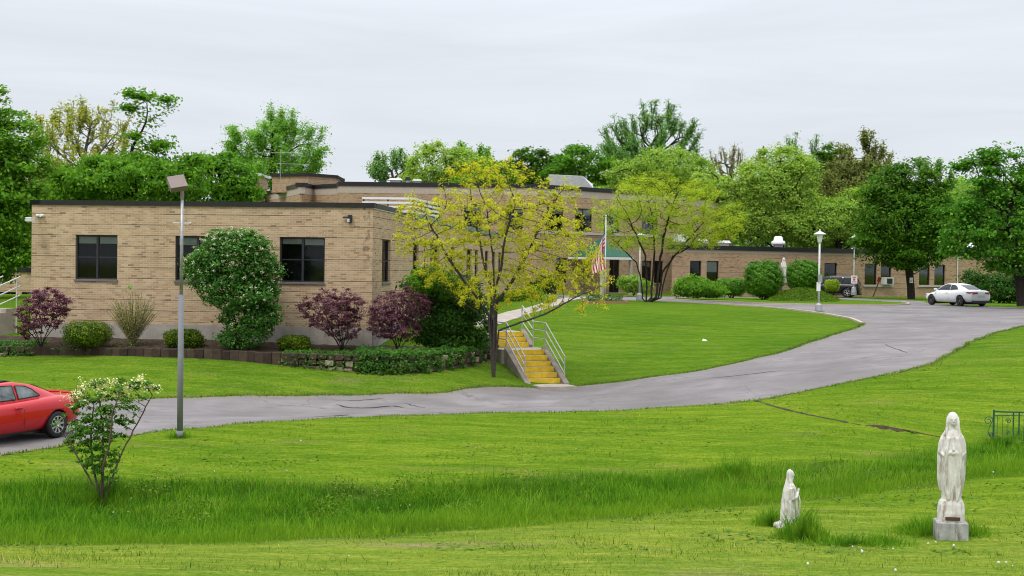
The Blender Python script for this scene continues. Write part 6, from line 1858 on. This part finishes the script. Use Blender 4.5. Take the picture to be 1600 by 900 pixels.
def kneeling(b, s, label):
    r = thing('kneeling_statue', b, R(4), label, 'statue')
    def body(m):
        # facing +x; kneeling: knees forward, heels and gown trailing behind
        stack(m, [(0, -.01, 0, .20, .15, .5), (.05, .0, 0, .185, .15, 1), (.14, .005, 0, .165, .145, 1), (.28, .005, 0, .15, .135, 1), (.42, .0, 0, .13, .125, 1), (.55, -.005, 0, .118, .12, 1), (.64, -.01, 0, .112, .125, .7), (.70, -.015, 0, .085, .11, .3), (.745, -.015, 0, .045, .05, 0)], 56, .085, 8, 1)
        # shawl down the back
        stack(m, [(.06, -.055, 0, .13, .12, 1), (.25, -.06, 0, .12, .125, 1), (.45, -.055, 0, .105, .125, 1), (.62, -.04, 0, .09, .12, .8), (.72, -.03, 0, .07, .09, .3), (.80, -.02, 0, .06, .065, 0)], 56, .055, 9, 3)
        # trailing hem with feet
        m.tube([(-.10, 0, .10), (-.17, 0, .07), (-.25, 0, .07), (-.30, 0, .085)], [.10, .08, .06, .035], 12)
        m.tube([(-.10, -.07, .05), (-.2, -.06, .03), (-.27, -.04, .03)], [.06, .045, .03], 10)
        ell(m, (.11, -.06, .07), (.09, .06, .07)); ell(m, (.11, .06, .07), (.09, .06, .07))
        # arms and hands in prayer
        for t in (-1, 1):
            m.tube([(-.01, t * .115, .66), (.015, t * .135, .50), (.09, t * .07, .51), (.135, t * .018, .575)], [.045, .046, .034, .022], 10)
            m.tube([(.135, t * .014, .56), (.148, t * .012, .60)], [.020, .018], 8)
            for k in range(4): m.tube([(.148 + .008 * k - .012, t * .009, .60), (.160 + .008 * k - .012, t * .007, .655 - .006 * k)], [.008, .006], 6)
            m.tube([(.135, t * .012, .59), (.132, t * .012, .625)], [.008, .007], 6)
        m.tube([(.14, -.03, .56), (.17, -.05, .45), (.165, -.05, .30), (.175, -.03, .16)], [.012, .014, .012, .012], 6)
        m.tube([(.05, -.12, .52), (.07, -.125, .38), (.11, -.12, .2)], [.02, .024, .02], 6)
        m.tube([(-.03, -.13, .46), (-.02, -.135, .3), (-.05, -.12, .12)], [.02, .02, .02], 6)
        # head: profile to the right, veil behind
        m.tube([(-.01, 0, .72), (.0, 0, .80)], [.038, .036], 10)
        ell(m, (.008, 0, .855), (.056, .05, .068))
        m.tube([(.055, 0, .872), (.075, 0, .845), (.058, 0, .838)], [.008, .010, .008], 8)
        m.tube([(.052, -.014, .818), (.060, 0, .819), (.052, .014, .818)], [.006, .008, .006], 6)
        ell(m, (.05, 0, .80), (.016, .02, .016))
        for t in (-1, 1): ell(m, (.046, t * .022, .868), (.008, .008, .005), 8); m.tube([(.054, t * .008, .882), (.042, t * .034, .88)], [.005, .005], 5)
        ell(m, (-.018, 0, .87), (.058, .060, .070))
        stack(m, [(.66, -.035, 0, .065, .10, .6), (.76, -.03, 0, .052, .072, 1), (.86, -.022, 0, .052, .062, .3)], 40, .06, 7, 2)
    sculpt([body], 'figure', M['marble'], r, .008, 2)
    m = MB(); m.box((-.04, 0, -.05), (.42, .3, .12)); m.build('base', M['granite'], r, bevel=.01)
    r.scale = (s * .84, s * .9, s)
bk = G(1234, 828)
kneeling(bk, (828 - 733) / (FPX / bk[1]) / .935, 'smaller white stone statue of a kneeling veiled figure praying in profile')

# ------------------------------------------------------------------ green iron railing of the footbridge
def railing():
    a = G(1552, 694); s = FPX / a[1]
    r = thing('iron_railing', a, R(-7), 'green wrought iron railing with scrolls at the right edge', 'railing')
    h = (692 - 641) / s; w = 3.2
    f = MB(); f.box((0, 0, h / 2), (.04, .04, h + .1)); f.box((w / 2, 0, h), (w, .035, .035)); f.box((w / 2, 0, h - .09), (w, .02, .02)); f.box((w / 2, 0, .06), (w, .025, .025))
    for x in (.48, .62, 1.5, 2.4): f.box((x, 0, h / 2), (.03, .03, h))
    f.build('frame', M['greenpaint'], r)
    b = MB(); 
    for i in range(24):
        x = .09 + i * .13
        b.tube([(x, 0, .06), (x, 0, h - .09)], .007, 5)
    b.build('baluster', M['greenpaint'], r)
    def spiral(cx, cz, R0, turns, a0, sgn):
        return [(cx + sgn * R0 * (1 - t * .8) * math.cos(a0 + turns * 6.28 * t), 0, cz + R0 * (1 - t * .8) * math.sin(a0 + turns * 6.28 * t)) for t in np.linspace(0, 1, 26)]
    for (cx, cz, R0, sg) in [(-.13, h * .72, .12, 1), (-.07, h * .28, .07, -1), (.36, h * .72, .07, -1), (.36, h * .35, .05, 1), (1.0, h * .6, .1, 1)]:
        m = MB(); m.tube(spiral(cx, cz, R0, 1.4, 0, sg), .011, 6)
        m.build('scroll', M['greenpaint'], r)
    m = MB(); m.tube([(-.01, 0, h * .78), (-.1, 0, h * .52), (-.14, 0, h * .4), (-.02, 0, h * .12)], .011, 6); m.build('scroll', M['greenpaint'], r)
    q = thing('footbridge_deck', (a[0] + .1, a[1] + .05, a[2] + .02), R(-7), 'pale timber edge beam under the green railing', 'footbridge')
    m = MB(); m.box((1.7, .5, .02), (3.2, 1.0, .06)); m.build('deck', M['wood'], q)
    m = MB(); m.box((1.7, -.03, .02), (3.2, .05, .09)); m.build('edge_beam', M['dirtywhite'], q)
railing()

# ------------------------------------------------------------------ grass and small growth
def blades(X, Y, hgt, wid, name, mat, seed, two=True, lean=.5, z=None, front=None):
    g = np.random.default_rng(seed); n = len(X)
    Z = (H(X, Y) if z is None else z) + .0
    a = g.random(n) * 6.283; la = g.random(n) * 6.283; hh = hgt * g.uniform(.5, 1.3, n); l = hh * lean * g.random(n)
    w = wid * g.uniform(.6, 1.3, n)
    B = np.column_stack([X, Y, Z - .01]); wv = np.column_stack([np.cos(a), np.sin(a), np.zeros(n)]) * w[:, None] / 2
    lv = np.column_stack([np.cos(la) * l, np.sin(la) * l, np.zeros(n)])
    up = np.zeros((n, 3)); up[:, 2] = hh
    if two:
        V = np.stack([B - wv, B + wv, B + wv * .8 + lv * .3 + up * .55, B - wv * .8 + lv * .3 + up * .55, B + lv + up * .95], 1).reshape(-1, 3)
        b = np.arange(n) * 5
        q = np.stack([b, b + 1, b + 2, b + 3], 1); t = np.stack([b + 3, b + 2, b + 4], 1)
        me = bpy.data.meshes.new(name)
        me.vertices.add(len(V)); me.vertices.foreach_set('co', V.astype(np.float32).ravel())
        lp = np.concatenate([q.ravel(), t.ravel()]).astype(np.int32)
        me.loops.add(len(lp)); me.loops.foreach_set('vertex_index', lp)
        me.polygons.add(2 * n); me.polygons.foreach_set('loop_start', np.concatenate([np.arange(n) * 4, 4 * n + np.arange(n) * 3]).astype(np.int32))
        me.polygons.foreach_set('loop_total', np.concatenate([np.full(n, 4), np.full(n, 3)]).astype(np.int32)); me.update(calc_edges=True)
        rr = g.random(n); at_ = me.attributes.new('rnd', 'FLOAT', 'FACE'); at_.data.foreach_set('value', np.concatenate([rr, rr]).astype(np.float32))
        if front is not None:
            a2 = me.attributes.new('front', 'FLOAT', 'FACE'); a2.data.foreach_set('value', np.concatenate([front, front]).astype(np.float32))
        me.materials.append(mat); o = bpy.data.objects.new(name, me); COL.objects.link(o)
    else:
        V = np.stack([B - wv, B + wv, B + lv + up], 1).reshape(-1, 3); F = np.arange(3 * n).reshape(n, 3)
        o = np_mesh(name, V, F, mat, attrs={'rnd': ('FACE', g.random(n))})
    return o
g = np.random.default_rng(77)
def view_pts(n, y0, y1, power=1.0, m=1.08):
    # even over the ground seen by the lens
    Y = np.sqrt(g.uniform(y0 ** 2, y1 ** 2, n)) if power == 1 else y0 * (y1 / y0) ** g.random(n)
    X = g.uniform(-.36 * m, .36 * m, n) * Y
    return X, Y
# mown lawn
X, Y = view_pts(330000, 16.5, 47, 2)
k = ~inside(X, Y, DP) & ~(inside(X, Y, road_poly)) & ~(inside(X, Y, ISL))
X, Y = X[k], Y[k]
pn = np.sin(X * .7 + Y * .5) * np.sin(Y * .9 - X * .2)
pn2 = np.sin(X * 2.9 + 2 * np.sin(Y * 1.1)) * np.sin(Y * 3.7 + X)
o = blades(X, Y, (.045 + .015 * pn + .018 * pn2) * g.gamma(4, .25, len(X)), .012 + Y * .00035, 'mown_grass', M['blade'], 1, False, .9); tag(o, 'short mown grass of the lawns', 'grass', kind='stuff')
# embankment lawns further off
X, Y = view_pts(90000, 47, 84, 2)
k = ~(inside(X, Y, road_poly)) & (X > (-.02 * Y)) & ~inside(X, Y, ISL)
X, Y = X[k], Y[k]
o = blades(X, Y, .06, .03, 'mown_grass', M['blade'], 2, False, .9); tag(o, 'mown grass of the bank beyond the drive', 'grass', kind='stuff')
# long grass of the ditch
P = np.array(DP); X = g.uniform(-16, 16, 620000); Y = g.uniform(P[:, 1].min() - .4, P[:, 1].max() + .8, 620000)
ins = inside(X, Y, DP); dd_ = dist_poly(X, Y, DP) * np.where(ins, 1, -1)
DFw = np.array([G(*p)[:2] for p in DF])
d_front, _, _ = seg_sd(X, Y, list(DFw))
edge = .25 * np.sin(X * 2.1) * np.sin(X * .7 + 1) + .15 * np.sin(X * 5.3 + Y)
near_front = d_front < 1.2
prob = np.where(near_front, np.clip((dd_ + .12 + edge * .35) / .22, 0, 1), np.clip((dd_ + .55 + edge) / 1.3, 0, 1))
k = (g.random(len(X)) < prob) & (np.abs(X) < .385 * Y)
X, Y, dd_, d_front = X[k][:200000], Y[k][:200000], dd_[k][:200000], d_front[k][:200000]
cl = .5 + .5 * np.sin(X * 1.1 + 1.7 * np.sin(Y * .8)) * np.sin(Y * 1.3 + X * .4)
c2 = .5 + .5 * np.sin(X * 3.7 + 2 * np.sin(Y * 2.1)) * np.sin(Y * 3.1 - X * 1.4)
hh = (.05 + .145 * np.clip((dd_ + .2) / 1.3, 0, 1)) * (.45 + .6 * cl + .45 * c2) * g.gamma(6, 1 / 6, len(X))
o = blades(X, Y, hh, .015, 'long_grass', M['longblade'], 3, True, .8, front=np.clip(1.25 - d_front / 2.6, 0, 1)); tag(o, 'long dark green grass growing along the ditch', 'grass', kind='stuff')
# broad weeds in the ditch
X, Y = scatter_on([(180,752),(560,758),(960,748),(960,785),(560,825),(180,825)], 16000, 3)
_k = (np.sin(X * 1.7 + 2 * np.sin(Y * 1.3)) * np.sin(Y * 2.3 + X * .6) + .4 * np.sin(X * 5.1)) > g.uniform(.1, .9, len(X)); X, Y = X[_k], Y[_k]
o = leaf_mesh(np.column_stack([X, Y, H(X, Y) + g.random(len(X)) * .22 + .04]), .055, 9, 'ditch_weeds', LG['weed'], None, .5, .7); tag(o, 'broad leaved weeds among the long ditch grass', 'weeds', kind='stuff')
# tufts round the statues, the lamp post and along edges
def tuft(px, py, rx, ry, n, h, seed, label=None, w=.014):
    gg = np.random.default_rng(seed); c = G(px, py); s = c[1] / FPX
    a = gg.random(n) * 6.283; q = np.sqrt(gg.random(n)) * (1 + .3 * np.sin(3 * a + seed) + .2 * np.sin(5 * a + 2 * seed)) * gg.gamma(9, 1 / 9, n); X = c[0] + np.cos(a) * q * rx * s; Y = c[1] + np.sin(a) * q * ry
    o = blades(X, Y, h * np.clip(1.25 - .8 * q, .2, 1.3) * gg.gamma(5, .2, n), w, 'grass_tuft', M['longblade'], seed, True, .7, front=np.clip(q * .9 + .25 * np.sin(X * 9), 0, 1)); tag(o, label, 'grass', kind='stuff')
tuft(1468, 838, 80, .75, 5200, .20, 21, 'rough long grass around the granite block')
tuft(1255, 845, 42, .5, 3000, .26, 22, 'tall dark tuft right of the kneeling statue')
tuft(1205, 824, 30, .35, 1400, .20, 23, 'tall tuft at the left of the kneeling statue')
tuft(1340, 855, 110, .55, 3600, .13, 24, 'low rough grass between the two statues')
tuft(281, 686, 26, .35, 1300, .13, 25, 'longer grass round the foot of the lamp post')
tuft(1150, 752, 55, .7, 3500, .30, 26, 'darkest tall clump of grass in the ditch towards the right')
tuft(760, 776, 50, .5, 1500, .26, 27, 'tall clump in the middle of the ditch')
tuft(1575, 700, 40, .5, 1800, .2, 28, 'long grass under the green railing')
tuft(160, 786, 60, .8, 2500, .30, 29, 'long grass around the foot of the sapling')
tuft(1279, 489, 9, .35, 300, .14, 30, 'grass at the foot of the bend lamp post')
tuft(720, 775, 200, .9, 1500, .3, 31, 'long stems standing in the middle of the ditch')
# rosettes and clover in the mown lawn
X, Y = view_pts(15000, 19, 46, 2); k = ~inside(X, Y, road_poly) & ((np.sin(X * .8 + 1.3 * np.sin(Y * .7)) * np.sin(Y * 1.1 + X * .3) + .5 * np.sin(X * 2.7) * np.sin(Y * 2.2)) > .42)
X, Y = X[k], Y[k]
o = leaf_mesh(np.column_stack([X, Y, H(X, Y) + .03 + g.random(len(X)) * .04]), .075, 12, 'lawn_weeds', LG['weed'], None, 1.2, .7); tag(o, 'darker weeds and clover patches in the mown lawn', 'weeds', kind='stuff')
X, Y = view_pts(30000, 16.5, 48, 2); k = ~inside(X, Y, road_poly) & ((np.sin(X * .35 + 2 * np.sin(Y * .4)) * np.sin(Y * .9 + X * .2)) > .35)
X, Y = X[k], Y[k]
o = blades(X, Y, .035, .016, 'dry_grass', M['dryblade'], 41, False, 2.2); tag(o, 'thin dry thatch lying in patches of the lawn', 'dry grass', kind='stuff')
# dry clippings along the front of the ditch and the ridge
def clip_line(pix, n, wid, h, seed, label):
    gg = np.random.default_rng(seed); P = smooth_poly([G(*p) for p in pix], 6); q, _ = along(P, 400)
    i = gg.integers(0, 400, n); f = .5 + .5 * np.sin(i * .11 + seed) * np.sin(i * .043); k = gg.random(n) < .25 + .75 * f
    i = i[k]; X = q[i, 0] + gg.normal(size=len(i)) * wid; Y = q[i, 1] + gg.normal(size=len(i)) * wid
    o = blades(X, Y, h, .02, 'dry_grass', M['dryblade'], seed, False, 2.0); tag(o, label, 'dry grass', kind='stuff')
clip_line([(1090,806),(1200,795),(1290,785),(1420,770)], 2200, .10, .05, 31, 'dry clippings along the front edge of the ditch')
clip_line([(1188,629),(1260,649),(1340,663),(1400,672),(1478,686)], 2500, .07, .06, 32, 'dry grass along the narrow channel edge')
clip_line([(640,893),(720,880),(800,870),(900,862)], 2500, .12, .035, 33, 'dry clippings on the mown strip at the bottom of the photo')
clip_line([(0,868),(200,865),(400,866)], 1200, .10, .03, 34, 'faint dry clippings on the mown strip at lower left')
clip_line([(1530,812),(1570,800),(1620,792)], 1600, .13, .05, 35, 'dry grass right of the tall statue')
def channel():
    P = smooth_poly([G(*p) for p in [(1184,628),(1215,638),(1260,649),(1310,659),(1360,667),(1420,675),(1474,686)]], 6)
    V = []; Fs = []
    for i, p in enumerate(P):
        t = P[min(i + 1, len(P) - 1)][:2] - P[max(i - 1, 0)][:2]; t /= np.hypot(*t); q = np.array([-t[1], t[0]])
        w = .10 * rnd.uniform(.4, 1.5)
        for s in (-1, 1):
            a = p[:2] + q * s * w / 2 - q * .05; V.append((a[0], a[1], hz(*a) + .05))
        if i: Fs.append((2 * i - 2, 2 * i, 2 * i + 1, 2 * i - 1))
    o = MB().add(V, Fs).build('soil_channel', M['soil']); tag(o, kind='structure')
channel()
# turf fringe overhanging the asphalt
gg = np.random.default_rng(9)
q, L_ = along(smooth_poly(RE, 8), 9000); nrm = np.gradient(q, axis=0); nrm /= np.hypot(nrm[:, 0], nrm[:, 1])[:, None] + 1e-9; nrm = np.column_stack([nrm[:, 1], -nrm[:, 0]])
off = gg.normal(size=9000) * .07 + .03 + .06 * np.sin(np.arange(9000) * .02)
o = blades(q[:, 0] + nrm[:, 0] * off, q[:, 1] + nrm[:, 1] * off, .07, .022, 'turf_fringe', M['blade'], 6, False, 1.2); tag(o, 'ragged turf edge along the near side of the drive', 'grass', kind='stuff')
q, L_ = along(NLs, 9000); nrm = np.gradient(q, axis=0); nrm /= np.hypot(nrm[:, 0], nrm[:, 1])[:, None] + 1e-9; nrm = np.column_stack([nrm[:, 1], -nrm[:, 0]])
off = gg.normal(size=9000) * .07 - .04
o = blades(q[:, 0] - nrm[:, 0] * off, q[:, 1] - nrm[:, 1] * off, .08, .024, 'turf_fringe', M['blade'], 7, False, 1.2); tag(o, 'ragged turf edge along the far side of the drive', 'grass', kind='stuff')

# dandelion clocks
def dandelion():
    r = thing('dandelion', (0, 0, 0), 0, 'white dandelion clock standing in the grass', 'dandelion', 'dandelion clocks in the grass')
    m = MB(); m.tube([(0, 0, 0), (.005, 0, .13)], .003, 4); m.build('stem', LG['fresh'], r)
    m = MB(); m.lathe([(.004, .115), (.020, .125), (.026, .145), (.020, .165), (.004, .172)], 8); m.build('seed_head', M['dirtywhite'], r)
    return r
d0_ = dandelion()
spots = [(205,782),(222,767),(238,745),(246,748),(296,776),(321,816),(361,728),(373,761),(448,736),(470,690),(408,807),(470,667),(554,662),(525,658),(335,738),(177,803),(545,870),(1282,841),(1332,857),(1346,862),(1347,868),(1450,852),(1462,850),(1490,858),(1560,886),(1572,884),(1582,886),(1399,898),(1262,888),(1395,860),(1582,712),(1552,740),(1340,750),(1520,740),(640,792),(700,810),(820,720),(900,700),(1000,765),(60,740)]
for i, (x, y) in enumerate(spots):
    if i == 0: o = d0_
    else:
        o = d0_.copy(); COL.objects.link(o)
        for ch in d0_.children:
            c = ch.copy(); COL.objects.link(c); c.parent = o
    o.location = G(x, y + 5); o.rotation_euler = (0, 0, rnd.random() * 6); s = rnd.uniform(.38, .7); o.scale = (s, s, s)
# white scraps lying on the lawn
p = G(1101, 534)
r = thing('paper_scrap', p, .3, 'crumpled white paper lying on the bank', 'litter'); m = MB(); m.add([(-.12, 0, .03), (0, -.07, .02), (.13, .01, .06), (.02, .09, .10), (-.05, .04, .13)], [(0, 1, 4), (1, 2, 4), (2, 3, 4), (3, 0, 4), (0, 3, 2, 1)]); m.build('sheet', M['white'], r)
